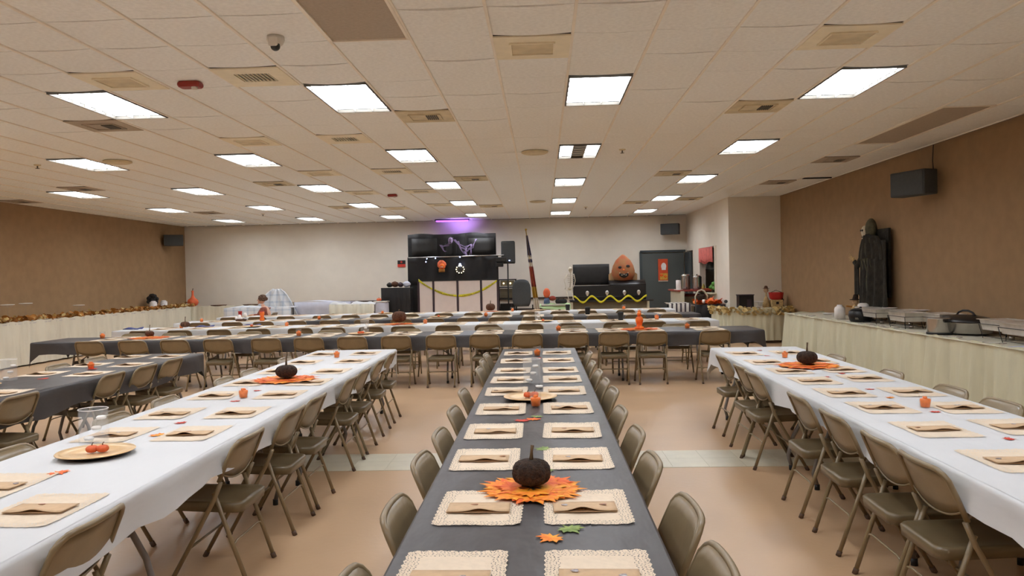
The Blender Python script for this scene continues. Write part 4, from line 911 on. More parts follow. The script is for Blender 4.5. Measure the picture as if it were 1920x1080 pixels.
for (x0, z0, x1, z1) in ((-2.95, 2.55, -2.6, 2.8), (-2.6, 2.75, -2.2, 2.45), (-2.2, 2.45, -1.9, 2.75), (-2.3, 2.4, -2.1, 2.2), (-2.5, 2.7, -2.25, 2.3), (-3.0, 2.6, -2.8, 2.4), (-2.45, 2.6, -2.05, 2.6), (-2.35, 2.5, -2.1, 2.45), (-2.3, 2.2, -2.2, 2.5), (-2.15, 2.25, -2.05, 2.6)):
    for k in range(3): b.tube([(x0+.03*k, -.14, z0), ((x0+x1)/2+.02*k, -.15, (z0+z1)/2-.07-.02*k), (x1-.02*k, -.14, z1)], .007, 5)
b.build('cobweb', 'web', t)['kind'] = 'stuff'
h = MB().ball(-2.68, -.16, 2.72, .07, .06, .1, n=12, m=8).build('ghost_mask', 'web', t); MB().ball(-2.7, -.215, 2.74, .015, n=6, m=5).ball(-2.655, -.215, 2.74, .015, n=6, m=5).ball(-2.68, -.215, 2.67, .018, n=6, m=5).build('eye_socket', 'ink', h)
MB().grid(lambda u, v: (-2.85+.35*u, -.12-.03*sin(u*8), 2.25+.4*v), 8, 4, thick=.01).build('ghost_robe', 'black_cloth', t)
t = thing('mask_decoration', 'small orange-haired mask hanging on the black booth cloth', 'mask', (-2.92, 22.19, 1.95)); MB().ball(0, 0, .06, .13, .06, .13, n=12, m=8, jit=.08).build('hair', 'pumpkin_orange', t); MB().ball(.01, -.04, .01, .08, .05, .09, n=12, m=8).build('face', 'leaf_deep', t); MB().grid(lambda u, v: (-.09+.18*u, -.03, -.16+.1*v), 4, 2, thick=.01).build('beard', 'leaf_brown', t); MB().box(.01, -.095, -.01, .08, .01, .015).build('teeth', 'wax', t)
t = thing('light_ball', 'round cluster of small yellow-white lights on the black booth cloth', 'light', (-2.38, 22.2, 1.86)); MB().ball(0, .02, 0, .13, .05, .13, n=14, m=8).build('body', 'black_gloss', t)
for i in range(10): a = i*2*pi/10; MB().ball(.115*cos(a), -.05, .105*sin(a), .014, n=6, m=5).build('bulb', 'led_warm', t)
MB().ball(0, -.06, .14, .035, n=8, m=6).build('bulb', 'led_blue', t)
for x, z in ((-3.38, 2.1), (-3.1, 2.2), (-2.38, 2.22), (-3.35, 2.19)):
    t = thing('booth_spot', 'tiny bright pin light on the booth bar at %s' % {-3.38: 'its left end, lower', -3.1: 'the left third', -2.38: 'the middle', -3.35: 'its left end, upper'}[x], 'light', (x, 22.19, z)); MB().lathe([(.02, -.02), (.03, 0), (.02, .03)], 8).build('housing', 'black_gloss', t); MB().ball(0, -.03, 0, .016, n=6, m=5).build('bulb', 'led_blue', t)
t = thing('uplight_bar', 'glowing purple light bar at the ceiling above the dance booth', 'light', (-2.75, 23.6, 3.38)); MB().box(0, 0, 0, 1.0, .1, .04, bev=.01).build('diffuser', 'purple_glow', t); MB().box(0, 0, .035, 1.06, .14, .03).build('housing', 'vent_dark', t)
pl = bpy.data.lights.new('purple_wash', 'SPOT'); pl.energy = 14; pl.color = (.45, .25, 1); pl.spot_size = rad(90); pl.spot_blend = .8; pl.shadow_soft_size = .1; plo = bpy.data.objects.new('purple_wash', pl); col.objects.link(plo); plo.location = (-2.5, 23.3, 2.75); plo.rotation_euler = (rad(150), 0, 0)
t = thing('booth_cabinet', 'tall black cloth-covered box beside the left end of the booth', 'cabinet', (-4.2, 22.0, 0)); MB().grid(lambda u, v: (-.42+.84*u, -.3+.012*sin(u*30), 1.37*v), 24, 4, thick=.01).build('cloth', 'black_cloth', t); MB().box(0, 0, .68, .82, .55, 1.36, bev=.01).build('body', 'black_matt', t)
for i, (dx, m_, s_) in enumerate(((-.22, 'black_matt', .09), (-.06, 'twig_brown', .11), (.1, 'panel_dark', .09), (.28, 'blue_cloth', .11))):
    t = thing('bundled_item', ['dark lump of gear', 'brown lump of gear', 'small purple-black bag', 'pale grey crumpled bag'][i]+' on top of the black box left of the booth', 'bag', (-4.2+dx, 21.95, 1.38)); MB().ball(0, 0, s_*.75, s_, s_*.8, s_*.75, n=12, m=8, jit=.09).build('bundle', m_, t); MB().tube([(-.03, 0, s_*1.4), (0, 0, s_*1.55), (.03, 0, s_*1.4)], .008, 5).build('knot', m_, t)
# speaker on pole
t = thing('speaker_stand', 'black pole stand under the loudspeaker right of the booth', 'stand', (-1.0, 22.4, 0)); MB().tube([(0, 0, .05), (0, 0, 2.0)], .02, 10).build('pole', 'black_matt', t)
for k in range(3): a = k*2.09+.5; MB().tube([(0, 0, .45), (.4*cos(a), .4*sin(a), .02)], .014, 8).build('leg', 'black_matt', t)
MB().lathe([(.035, .42), (.035, .5)], 12).build('collar', 'black_matt', t)
t = thing('pole_speaker', 'black upright loudspeaker on a pole right of the booth', 'speaker', (-.98, 22.4, 2.0)); MB().box(0, 0, .33, .4, .32, .66, bev=.03).build('cabinet', 'black_matt', t); MB().box(0, -.165, .34, .36, .01, .6, bev=.004).build('grille', 'speaker_grey', t); MB().box(.04, -.175, .09, .04, .01, .015).build('power_light', 'led_blue', t)
t = thing('amplifier_shelf', 'black gear clipped to the right end of the booth cloth', 'equipment', (-1.18, 22.2, 1.7)); MB().box(0, 0, .42, .3, .25, .14, bev=.02).build('upper_unit', 'black_matt', t); MB().box(-.05, 0, .28, .22, .2, .14, bev=.02).build('lower_unit', 'black_gloss', t)
t = thing('equipment_rack', 'metal shelf rack with equipment between booth and office chair', 'rack', (-1.05, 22.9, 0))
for sx in (-1, 1):
    for sy in (-1, 1): MB().box(sx*.26, sy*.2, .77, .03, .03, 1.54).build('upright', 'black_matt', t)
for z in (.35, .95, 1.3, 1.53): MB().box(0, 0, z, .55, .43, .03).build('shelf', 'black_matt', t)
MB().box(0, 0, 1.42, .4, .3, .16, bev=.01).build('unit', 'khaki_board', t); MB().box(0, 0, 1.12, .44, .3, .28, bev=.01).build('unit', 'khaki_board', t); MB().box(0, 0, .6, .44, .3, .42, bev=.01).build('unit', 'black_matt', t)
MB().ball(-.1, -.17, 1.42, .02, n=8, m=6).ball(.1, -.17, 1.42, .02, n=8, m=6).build('lamp', 'led_warm', t)
# office chair
t = thing('office_chair', 'black office chair with a rounded grey-black back beside the flag', 'chair', (-.6, 22.0, 0))
MB().grid(lambda u, v: ((-.27+.54*u)*(1-.25*(2*v-1)**4), -.06*sin(pi*u), .75+.78*v-.06*abs(2*u-1)**3*v), 14, 8, thick=.06).build('backrest', 'speaker_grey', t)
MB().box(0, .22, .55, .5, .48, .09, bev=.03).build('seat', 'black_cloth', t); MB().tube([(0, .2, .5), (0, .2, .12)], .03, 10).build('gas_post', 'black_matt', t)
for s_ in (-1, 1): MB().tube([(s_*.25, .3, .55), (s_*.31, .28, .62), (s_*.31, .2, .78), (s_*.31, .0, .78)], .018, 8).build('armrest', 'black_matt', t)
for k in range(5): a = k*2*pi/5+.3; l = MB().tube([(0, .2, .12), (.3*cos(a), .2+.3*sin(a), .07)], .02, 8).build('leg', 'black_matt', t); MB().ball(.3*cos(a), .2+.3*sin(a), .03, .03, n=8, m=6).build('castor', 'ink', l)
# flag
t = thing('flag_on_pole', 'furled red, white and blue flag on a leaning pole against the back wall', 'flag', (-.2, 22.9, 0))
MB().tube([(.1, 0, .0), (-.26, .2, 3.0)], .014, 8).build('pole', 'gold', t); MB().ball(-.26, .2, 3.03, .035, n=8, m=6).build('finial', 'gold', t)
def fl_(z0, z1, w0, w1, m_, nm): MB().grid(lambda u, v: (.1-.12*(z0+(z1-z0)*v)+(-.5+u)*(w0+(w1-w0)*v), .04+.067*(z0+(z1-z0)*v)-.05-.03*sin(u*14), z0+(z1-z0)*v), 12, 6, thick=.008).build(nm, m_, t)
fl_(2.2, 2.85, .12, .05, 'flag_blue', 'canton')
for i, (a, b_, m_) in enumerate(((2.12, 2.25, 'flag_white'), (2.02, 2.14, 'flag_blue'), (1.9, 2.04, 'flag_white'), (1.3, 1.92, 'flag_red'), (.95, 1.3, 'gold'), (.5, .97, 'flag_white'))): fl_(a, b_, .11+.03*(2.2-a), .11+.03*(2.2-b_), m_, 'stripe')
MB().lathe([(.13, 0), (.12, .03), (.03, .05), (.02, .12)], 18, .1).build('base', 'gold', t)
# no-smoking-like sign
t = thing('wall_sign', 'small black and red sign on the back wall left of the booth', 'sign', (-4.45, 24.07, 2.1)); MB().box(0, 0, .045, .25, .015, .12).build('upper_panel', 'ink', t); MB().box(0, 0, -.06, .25, .015, .09).build('lower_panel', 'sign_red', t); MB().ball(0, -.012, .05, .035, .008, .035, n=10, m=6).build('emblem', 'sign_red', t)
# green cloth table with items
t = thing('small_cloth_table', 'small table under a pale green cloth with a black wire crate below', 'table', (.33, 21.5, 0)); MB().box(0, 0, .8, .75, .5, .03).build('tabletop', 'table_top', t)
for sx in (-1, 1):
    for sy in (-1, 1): MB().tube([(sx*.33, sy*.2, 0), (sx*.33, sy*.2, .8)], .014, 8).build('leg', 'black_matt', t)
tag(MB().grid(lambda u, v: (-.08+.86*u, 21.2+.55*min(1, v*1.6), (.83-.3*u*u) if False else .83-.28*max(0, v-.62)*0-(.26*max(0, .18-v)/.18)*(.3+.9*u)-.02*sin(u*13)), 20, 12, thick=.006).build('cloth', 'green_cloth'), 'pale green cloth draped over the small table before the back wall', 'cloth')
t = thing('wire_crate', 'black wire crate with dark things under the small green table', 'crate', (.42, 21.35, 0)); MB().box(0, 0, .3, .4, .3, .03).build('base', 'black_matt', t)
for k in range(4): MB().tube([(-.2, -.15, .33+k*.08), (.2, -.15, .33+k*.08), (.2, .15, .33+k*.08), (-.2, .15, .33+k*.08)], .006, 5, closed=True).build('wire', 'black_matt', t)
MB().box(0, 0, .42, .34, .24, .18, bev=.03).build('contents', 'black_cloth', t); MB().box(0, 0, .14, .38, .26, .28).build('stand', 'black_matt', t)
t = thing('toy_scarecrow', 'seated orange and blue doll on the small green cloth table', 'doll', (.12, 21.45, .835)); MB().lathe([(.09, 0), (.08, .1), (.06, .16)], 14).build('body', 'denim_blue', t); MB().ball(0, 0, .3, .1, .09, .14, n=12, m=8).build('head', 'pumpkin_orange', t); MB().ball(.16, 0, .15, .1, .08, .07, n=10, m=6).build('bundle', 'flag_red', t)
t = thing('black_bag', 'black bag lying on the small green cloth table', 'bag', (.52, 21.45, .835)); MB().box(0, 0, .06, .32, .2, .12, .1, bev=.04).build('body', 'black_cloth', t); MB().tube([(-.1, 0, .11), (0, 0, .17), (.1, 0, .11)], .01, 6).build('handle', 'black_matt', t)
# coffin on a bench
t = thing('coffin_bench', 'grey-brown bench table carrying the black coffin', 'bench', (1.95, 22.5, 0)); MB().box(.05, 0, .86, 2.4, .75, .05, bev=.01).build('top', 'black_matt', t); MB().box(0, -.2, .42, 2.15, .05, .82).build('front_panel', 'khaki_board', t)
for s_ in (-1, 1): MB().box(s_*1.1, 0, .42, .06, .7, .84).build('side', 'cream_board', t)
t = thing('coffin', 'black coffin with its head lid raised and silver skull handles on the front', 'coffin', (1.95, 22.5, .885))
MB().box(0, 0, .21, 2.1, .62, .42, bev=.02).build('body', 'black_gloss', t)
MB().grid(lambda u, v: (.0+1.05*u, -.31+.62*v, .42+.14*sin(pi*v)), 4, 10, thick=.02).box(.525, 0, .43, 1.05, .6, .03).build('foot_lid', 'black_gloss', t)
o = MB().grid(lambda u, v: (-1.03+1.08*u, .3-.03*sin(pi*v), .43+.62*v), 4, 6, thick=.05).build('head_lid', 'black_matt', t)
for x in (-.65, -.08, .42, .83):
    h = MB().ball(x, -.34, .21, .05, .04, .065, n=12, m=8).box(x, -.345, .145, .05, .04, .04, bev=.01).build('skull_handle', 'aluminium', t); MB().ball(x-.02, -.378, .22, .011, n=6, m=5).ball(x+.02, -.378, .22, .011, n=6, m=5).build('eye_socket', 'ink', h)
MB().tube([(-.9, -.325, .09), (.95, -.325, .09)], .012, 8).build('trim_rail', 'black_gloss', t)
t = thing('hazard_ribbon', 'yellow-green tape looped in swags along the coffin front', 'tape', (1.95, 22.1, .885))
def rb_(u): return (-1.05+2.1*u, .08-.11*abs(1) * (1-abs(((u*4) % 1)*2-1)*2) * .9)
MB().grid(lambda u, v: (-1.05+2.1*u, .02*sin(u*31), .03+.09*cos(u*4*2*pi)*(1-.15*u)+.06*(v-.5)), 64, 2, thick=.003).build('ribbon', 'tape', t)
# skeleton
t = thing('skeleton', 'small white plastic skeleton sitting at the head end of the coffin', 'skeleton', (.8, 22.12, .89), .2)
h = MB().ball(.02, 0, .9, .06, .065, .075, n=12, m=8).box(.02, -.02, .83, .06, .06, .04, bev=.01).build('skull', 'bone', t); MB().ball(0, -.055, .91, .014, n=6, m=5).ball(.045, -.055, .91, .014, n=6, m=5).build('eye_socket', 'ink', h)
MB().tube([(.02, 0, .83), (.03, .01, .6), (.0, 0, .36)], .016, 6).build('spine', 'bone', t)
for k in range(5): z = .75-k*.055; q = .09-.006*abs(k-2); MB().tube([(.025+q*cos(a), q*.7*sin(a), z) for a in [i*2*pi/12 for i in range(12)]], .007, 5, closed=True).build('rib', 'bone', t)
MB().ball(0, 0, .34, .075, .05, .045, n=10, m=6).build('pelvis', 'bone', t)
MB().tube([(-.08, 0, .77), (-.17, -.03, .58), (-.13, -.06, .4), (-.16, -.07, .33)], [.011, .011, .009, .015], 6).build('arm', 'bone', t); MB().tube([(.12, 0, .77), (.15, -.04, .58), (.1, -.08, .42), (.05, -.08, .36)], [.011, .011, .009, .015], 6).build('arm', 'bone', t)
MB().tube([(-.04, 0, .33), (-.13, -.1, .3), (-.08, -.14, .05), (-.08, -.2, .02)], [.014, .014, .011, .014], 6).build('leg', 'bone', t); MB().tube([(.04, 0, .33), (.03, -.12, .32), (.05, -.16, .05), (.06, -.22, .02)], [.014, .014, .011, .014], 6).build('leg', 'bone', t)
# big jack-o'-lantern face
t = thing('jack_o_lantern', 'large pointed orange jack-o-lantern with a toothy grin sitting on the coffin', 'pumpkin', (2.38, 22.5, 1.42)); V = []; F = []; n = 32
prof = [(.12, 0), (.27, .05), (.33, .18), (.34, .3), (.3, .45), (.22, .6), (.12, .7), (.05, .76), (0, .78)]
MB().lathe(prof, n, sy=.6).build('body', 'pumpkin_face', t)
def face(pts, nm, m_): MB().prism(pts, -.012, .012, Matrix.Translation((0, -.2, 0)) @ Matrix.Rotation(pi/2, 4, 'X')).build(nm, m_, t)
MB().ball(-.11, -.178, .4, .055, .03, .04, n=10, m=6).build('eye', 'ink', t); MB().ball(.12, -.165, .43, .06, .03, .045, n=10, m=6).build('eye', 'ink', t)
MB().ball(0, -.2, .33, .03, .02, .025, n=8, m=6).build('nose', 'leaf_deep', t)
MB().grid(lambda u, v: (-.22+.44*u, -.222+.11*(2*u-1)**2, .15+.14*(2*u-1)**2+.12*(v-.5)*(1-.8*(2*u-1)**2)), 14, 2, thick=.02).build('mouth', 'ink', t)
for k in range(5): u = .2+k*.15; MB().box(-.2+.4*u, -.232+.09*(2*u-1)**2, .195+.12*(2*u-1)**2-(.03 if k % 2 else 0), .03, .012, .026).build('tooth', 'bone', t)
MB().grid(lambda u, v: (-.42+.84*u, .1-.02*sin(u*9), -.0+.5*v*(1-abs(2*u-1)*.6)), 12, 5, thick=.01).build('netting', 'pumpkin_tan', t)
# grey double door
d = struct(MB().box(3.78, 24.06, 1.13, 1.3, .06, 2.26).build('door_1', 'door_grey'), 'grey door with a hanging fall banner')
MB().box(3.1, 24.03, 1.15, .07, .1, 2.3).box(3.78, 24.03, 2.31, 1.4, .1, .07).build('frame', 'door_dark', d); MB().lathe([(.03, 0), (.035, .03), (.02, .05)], 12, 4.25, 24.0, 1.02).build('knob', 'steel', d)
d2_ = struct(MB().box(4.5, 23.66, 1.13, .06, .84, 2.26).build('door_2', 'door_dark'), 'darker grey side door next to the first')
MB().lathe([(.03, 0), (.035, .03), (.02, .05)], 12, 4.44, 23.35, 1.02).build('knob', 'steel', d2_)
t = thing('fall_banner', 'orange hanging banner with a ghost above pumpkins on the grey door', 'banner', (3.78, 24.01, 1.72)); MB().box(0, 0, 0, .3, .012, .7).build('cloth', 'banner_orange', t); MB().ball(.02, -.012, .12, .08, .01, .11, n=12, m=8).box(.02, -.012, .04, .13, .012, .07, bev=.004).build('ghost', 'foam', t); MB().box(.02, -.01, -.2, .24, .012, .2, bev=.003).build('pumpkin_patch', 'banner_yellow', t); MB().ball(-.05, -.016, -.16, .05, .008, .045, n=10, m=6).ball(.07, -.016, -.2, .045, .008, .04, n=10, m=6).build('printed_pumpkin', 'leaf_deep', t)
MB().box(0, -.008, -.34, .3, .01, .03).build('hem', 'bone', t)

# ------------------------------------------------------------------ coffee corner
t = thing('valance', 'salmon red gathered valance over the serving window', 'curtain', (4.5, 21.05, 0)); MB().grid(lambda u, v: (-.03+.02*sin(u*60), -.85+1.7*u, 1.88+.42*v+.03*sin(u*9)*(1-v)), 50, 3, thick=.006).build('fabric', 'valance', t); MB().tube([(0, -.9, 2.3), (0, .9, 2.3)], .012, 8).build('rod', 'steel', t)
t = thing('serving_counter', 'short counter with a cream end and red-brown top beside the coffee urns', 'counter', (4.0, 21.4, 0)); MB().box(-.25, 0, .57, .1, 1.6, 1.14).build('end_panel', 'cream_board', t); MB().box(.15, .3, 1.0, .7, 1.2, .05, bev=.01).box(.05, .0, 1.14, .85, 1.6, .04, bev=.01).build('top', 'counter_red', t); MB().box(.15, .2, .5, .65, 1.2, .95).build('cabinet', 'khaki_board', t)
for i, (x, y, h_) in enumerate(((3.95, 21.2, .42), (4.22, 21.0, .38))):
    t = thing('coffee_urn', 'stainless coffee urn, %s of two on the red counter' % ('taller left', 'shorter right')[i], 'urn', (x, y, 1.162)); MB().lathe([(.12, 0), (.125, .03), (.125, h_-.05), (.13, h_-.04), (.08, h_), (0, h_+.01)], 22).build('body', 'steel', t); MB().ball(0, 0, h_+.02, .02, n=8, m=6).build('knob', 'black_gloss', t); MB().tube([(0, -.12, .06), (0, -.17, .06), (0, -.17, .03)], .01, 6).build('tap', 'black_gloss', t)
t = thing('paper_towel_roll', 'white paper roll with a dark core on the red counter', 'roll', (3.72, 21.0, 1.162)); MB().lathe([(.06, 0), (.07, .01), (.07, .26), (.02, .27)], 18).build('roll', 'foam', t); MB().lathe([(.04, .27), (.02, .3), (0, .3)], 12).build('core', 'ink', t); MB().lathe([(.12, 0), (.12, .012)], 18).build('base', 'foam', t)
t = thing('zebra_cloth_table', 'small table under a white cloth printed with dark animal stripes', 'table', (3.5, 19.95, 0)); MB().box(0, 0, .83, .5, .7, .03).build('tabletop', 'table_top', t); MB().grid(lambda u, v: (-.28+.56*u, -.36-.012*sin(u*24), .3+.55*v), 20, 3, thick=.006).grid(lambda u, v: (-.28+.56*u, -.36+.72*v, .85), 4, 4, thick=.006).build('cloth', 'zebra', t)
for sx in (-1, 1): MB().tube([(sx*.22, .2, 0), (sx*.22, .2, .82)], .014, 6).build('leg', 'black_matt', t)
t = thing('dark_cloth_table', 'table under a black cloth with orange leaves spread on top', 'table', (4.15, 19.35, 0)); MB().box(0, 0, .8, .72, .6, .03).build('tabletop', 'table_top', t); MB().grid(lambda u, v: (-.38+.76*u, -.32-.012*sin(u*24), .15+.67*v), 24, 3, thick=.006).grid(lambda u, v: (-.38+.76*u, -.32+.64*v, .82), 4, 4, thick=.006).build('cloth', 'black_cloth', t)
for sx in (-1, 1): MB().tube([(sx*.3, .2, 0), (sx*.3, .2, .8)], .014, 6).build('leg', 'black_matt', t)
garland(70, lambda u: (3.85+.6*u, 19.35+R.gauss(0, .1), .85+abs(R.gauss(0, .04))), 'leaf_deep', 'leaf_pile', 'pile of orange leaves on the black cloth table by the alcove', .14)
t = thing('lantern', 'arched dark lantern with a cream candle on the leaf pile', 'lantern', (3.98, 19.3, .83)); MB().tube([(-.14, 0, 0), (-.15, 0, .2), (-.08, 0, .32), (0, 0, .36), (.08, 0, .32), (.15, 0, .2), (.14, 0, 0)], .02, 8).build('arch', 'bone', t); MB().lathe([(.1, .1), (.1, .2), (.06, .24), (0, .25)], 14).build('hood', 'twig', t); MB().lathe([(.04, .02), (.04, .12), (0, .12)], 12, .04, -.08).build('candle', 'wax', t)
t = thing('round_cooler', 'black round stool-like bin beneath the black cloth table', 'bin', (4.2, 18.92, 0)); MB().lathe([(.16, 0), (.2, .04), (.2, .3), (.12, .36)], 20).build('body', 'black_cloth', t); MB().tube([(-.15, 0, .3), (0, 0, .46), (.15, 0, .3)], .01, 6).build('handle', 'black_matt', t)
for i, (y, m_, lab) in enumerate(((21.75, 'yellow', 'yellow bottle at the left of the serving window sill'), (20.4, 'green', 'green plant at the right of the serving window sill'), (21.1, 'pumpkin_orange', 'low orange bowl in the middle of the serving window sill'))):
    t = thing(['sauce_bottle', 'green_plant', 'orange_bowl'][i], lab, ['bottle', 'plant', 'bowl'][i], (4.55, y, 1.09))
    if i == 0: MB().lathe([(.05, 0), (.055, .02), (.05, .14), (.02, .18), (.02, .21)], 14).build('body', m_, t)
    elif i == 1:
        MB().lathe([(.06, 0), (.08, .08)], 12).build('pot', 'twig', t); b = MB()
        for k in range(14): b.ball(R.uniform(-.08, .08), R.uniform(-.14, .14), R.uniform(.1, .26), .06, .07, .05, n=7, m=5)
        b.build('foliage', m_, t)['kind'] = 'stuff'
    else: MB().lathe([(.08, 0), (.2, .08), (.19, .09), (.07, .02)], 18).build('body', m_, t)
t = thing('pot_rack', 'dark red hanging shelf seen through the serving window', 'shelf', (5.2, 21.0, 1.75)); MB().box(0, 0, 0, .4, 1.8, .06).build('shelf', 'counter_red', t); MB().box(0, .3, -.3, .3, .5, .35, bev=.05).build('pot', 'speaker_grey', t)

# ------------------------------------------------------------------ round-ended table with gold garland, back right
t = thing('round_end_table', 'round-ended table with a cream skirt topped by a straw-gold garland', 'table'); path = [(4.2, 18.6), (4.12, 18.3)]+[(5.0-.85*cos(a), 18.0-.75*sin(a)) for a in [i*pi/14*.98 for i in range(1, 14)]]+[(5.74, 18.1)]
path = [(4.1, 18.65), (4.06, 18.2), (4.2, 17.85), (4.5, 17.55), (4.9, 17.42), (5.3, 17.42), (5.6, 17.55), (5.74, 17.8)]
MB().prism(path+[(5.74, 18.7)], .74, .77).build('tabletop', 'skirt_pale', t); skirt_curve(path[::-1][::-1], .06, .775, .02, .15, 5).build('skirt', 'skirt', t)
pth = [Vector(p) for p in path]
def along(u):
    k = min(int(u*(len(pth)-1)), len(pth)-2); f = u*(len(pth)-1)-k; p = pth[k].lerp(pth[k+1], f); return (min(5.7, p.x+R.gauss(0, .04)), p.y+R.gauss(0, .04), .74+R.uniform(-.09, .06))
garland(420, along, 'leaf_gold', 'straw_garland', 'straw-gold leaf garland round the edge of the round-ended table', .1)
t = thing('display_box', 'dark square gift box with a white tag on the round-ended table', 'box', (4.75, 18.1, .772)); MB().box(0, 0, .15, .34, .26, .3, bev=.01).build('box', 'black_gloss', t); MB().box(.06, -.135, .1, .1, .012, .2, .0).build('tag', 'panel_dark', t); MB().box(.0, 0, .305, .36, .28, .02, bev=.004).build('lid', 'panel_dark', t)
t = thing('white_dish', 'white footed dish beside the dark gift box', 'dish', (5.05, 18.05, .772)); MB().lathe([(.06, 0), (.015, .02), (.015, .12), (.12, .14), (.12, .15), (0, .145)], 18).build('dish', 'foam', t)
t = thing('orange_bucket', 'orange pail standing on a cream box on the round-ended table', 'bucket', (5.5, 18.2, .95)); MB().lathe([(.11, 0), (.15, .03), (.17, .16), (.175, .17), (.15, .165)], 22).build('pail', 'red', t); MB().tube([(-.17, 0, .15), (0, 0, .22), (.17, 0, .15)], .006, 6).build('handle', 'ink', t)
t = thing('cream_box', 'small cream box under the orange pail', 'box', (5.5, 18.2, .772)); MB().box(0, 0, .088, .26, .2, .175, bev=.01).build('box', 'straw', t); MB().box(0, -.105, .1, .06, .01, .06).build('label_patch', 'twig', t)
t = thing('scarecrow', 'thin standing scarecrow with a round head on the round-ended table', 'doll', (5.28, 18.25, .772)); MB().lathe([(.09, 0), (.07, .15), (.03, .25)], 12).build('body', 'straw', t); MB().tube([(0, 0, .2), (0, 0, .34)], .02, 6).build('neck', 'straw', t); MB().ball(0, 0, .4, .06, n=12, m=8).build('head', 'kraft', t); MB().lathe([(.09, .44), (.05, .45), (.03, .5), (0, .51)], 14).build('hat', 'twig_brown', t)
t = thing('dark_lantern', 'small dark lantern at the right end of the round-ended table', 'lantern', (5.68, 18.35, .772)); MB().lathe([(.05, 0), (.05, .02), (.03, .04), (.03, .14), (.05, .16), (0, .22)], 12).build('body', 'panel_dark', t); MB().tube([(-.03, 0, .2), (0, 0, .26), (.03, 0, .2)], .004, 5).build('handle', 'ink', t)
t = thing('card_holder', 'small dark round ornament on a thin stand at the left of the round-ended table', 'ornament', (4.35, 18.3, .772)); MB().lathe([(.05, 0), (.05, .01), (.006, .015), (.006, .12)], 12).build('stand', 'steel', t); MB().ball(0, 0, .15, .045, .02, .04, n=10, m=6).build('disc', 'speaker_grey', t)

# ------------------------------------------------------------------ plaid heap, cloth tables, person
t = thing('plaid_covered_chair', 'tall peaked heap covered with a white and blue plaid cloth', 'covered chair', (-7.75, 22.0, 0))
MB().grid(lambda u, v: ((u-.5)*(1.5*(1-v)**.7+.25), -.3-.03*sin(u*20)+.25*v, 1.4*v**.8 if v < 1 else 1.4), 24, 10, thick=.02).build('plaid_cloth', 'plaid', t); MB().box(0, .15, .5, .9, .5, 1.0, bev=.05).build('furniture', 'khaki_board', t)
t = thing('plaid_cloth_table', 'low table draped in white and blue plaid cloth behind the seated person', 'table', (-8.1, 21.4, 0)); MB().grid(lambda u, v: (-.85+1.9*u, -.32+.64*v, .9+.05*sin(u*6)*sin(v*3)), 16, 6, thick=.01).grid(lambda u, v: (-.85+1.9*u, -.33-.02*sin(u*30), .2+.7*v), 30, 3, thick=.01).build('plaid_cloth', 'plaid', t)
for sx in (-.8, .95): MB().tube([(sx, .2, 0), (sx, .2, .88)], .015, 6).build('leg', 'black_matt', t)
t = thing('blue_cloth_table', 'table under a pale blue cloth hanging in smooth folds', 'table', (-6.45, 22.3, 0)); MB().grid(lambda u, v: (-.75+1.6*u, -.35+.7*v, 1.0+.03*sin(u*5)), 12, 4, thick=.01).grid(lambda u, v: (-.78+1.66*u+.06*(1-v)*sin(u*9), -.36-.03*sin(u*22)*(1-v), .2+.8*v), 30, 4, thick=.01).build('cloth', 'blue_cloth', t)
for sx in (-.65, .75): MB().tube([(sx, .2, 0), (sx, .2, .98)], .015, 6).build('leg', 'black_matt', t)
t = thing('white_cloth_table', 'table heaped with rumpled white cloth over a cream skirt', 'table', (-5.25, 21.2, 0)); MB().grid(lambda u, v: (-.65+1.25*u, -.32+.7*v, .94+.06*sin(u*6+1)*sin(v*5)+.04*sin(u*17)*sin(v*9)), 24, 12, thick=.01).build('heaped_cloth', 'cloth_white', t); MB().grid(lambda u, v: (-.65+1.25*u, -.34-.03*sin(u*34), .15+.8*v), 40, 3, thick=.01).build('skirt', 'skirt_pale', t)
for sx in (-.55, .55): MB().tube([(sx, .2, 0), (sx, .2, .9)], .015, 6).build('leg', 'black_matt', t)
t = thing('clear_tub', 'grey plastic tub at the right end of the white cloth table', 'tub', (-4.66, 21.35, .0)); MB().box(.12, 0, .5, .35, .4, .96, bev=.04).build('body', 'blue_cloth', t); MB().box(.12, 0, .99, .38, .43, .03, bev=.01).build('lid', 'aluminium', t)
pumpkin(-4.6, 21.3, 1.006, .07, .09, 'pumpkin_orange', 'small orange pumpkin on the tub by the back wall', .02)
# seated person
def skinned(name, P, E, Rr, m, parent, root=0, sub=2):
    me = bpy.data.meshes.new(name); me.from_pydata(P, E, []); me.materials.append(M[m]); o = bpy.data.objects.new(name, me); col.objects.link(o); o.parent = parent
    md = o.modifiers.new('skin', 'SKIN'); md.use_smooth_shade = True
    for i, r in enumerate(Rr): me.skin_vertices[0].data[i].radius = (r, r*.85 if r > .09 else r)
    for i in range(len(P)): me.skin_vertices[0].data[i].use_root = (i == root)
    s_ = o.modifiers.new('sub', 'SUBSURF'); s_.levels = sub; s_.render_levels = sub; return o
pt = thing('person', 'seated person with short curly brown hair and a maroon top behind the farthest table', 'person', (-7.5, 20.35, 0), 0)
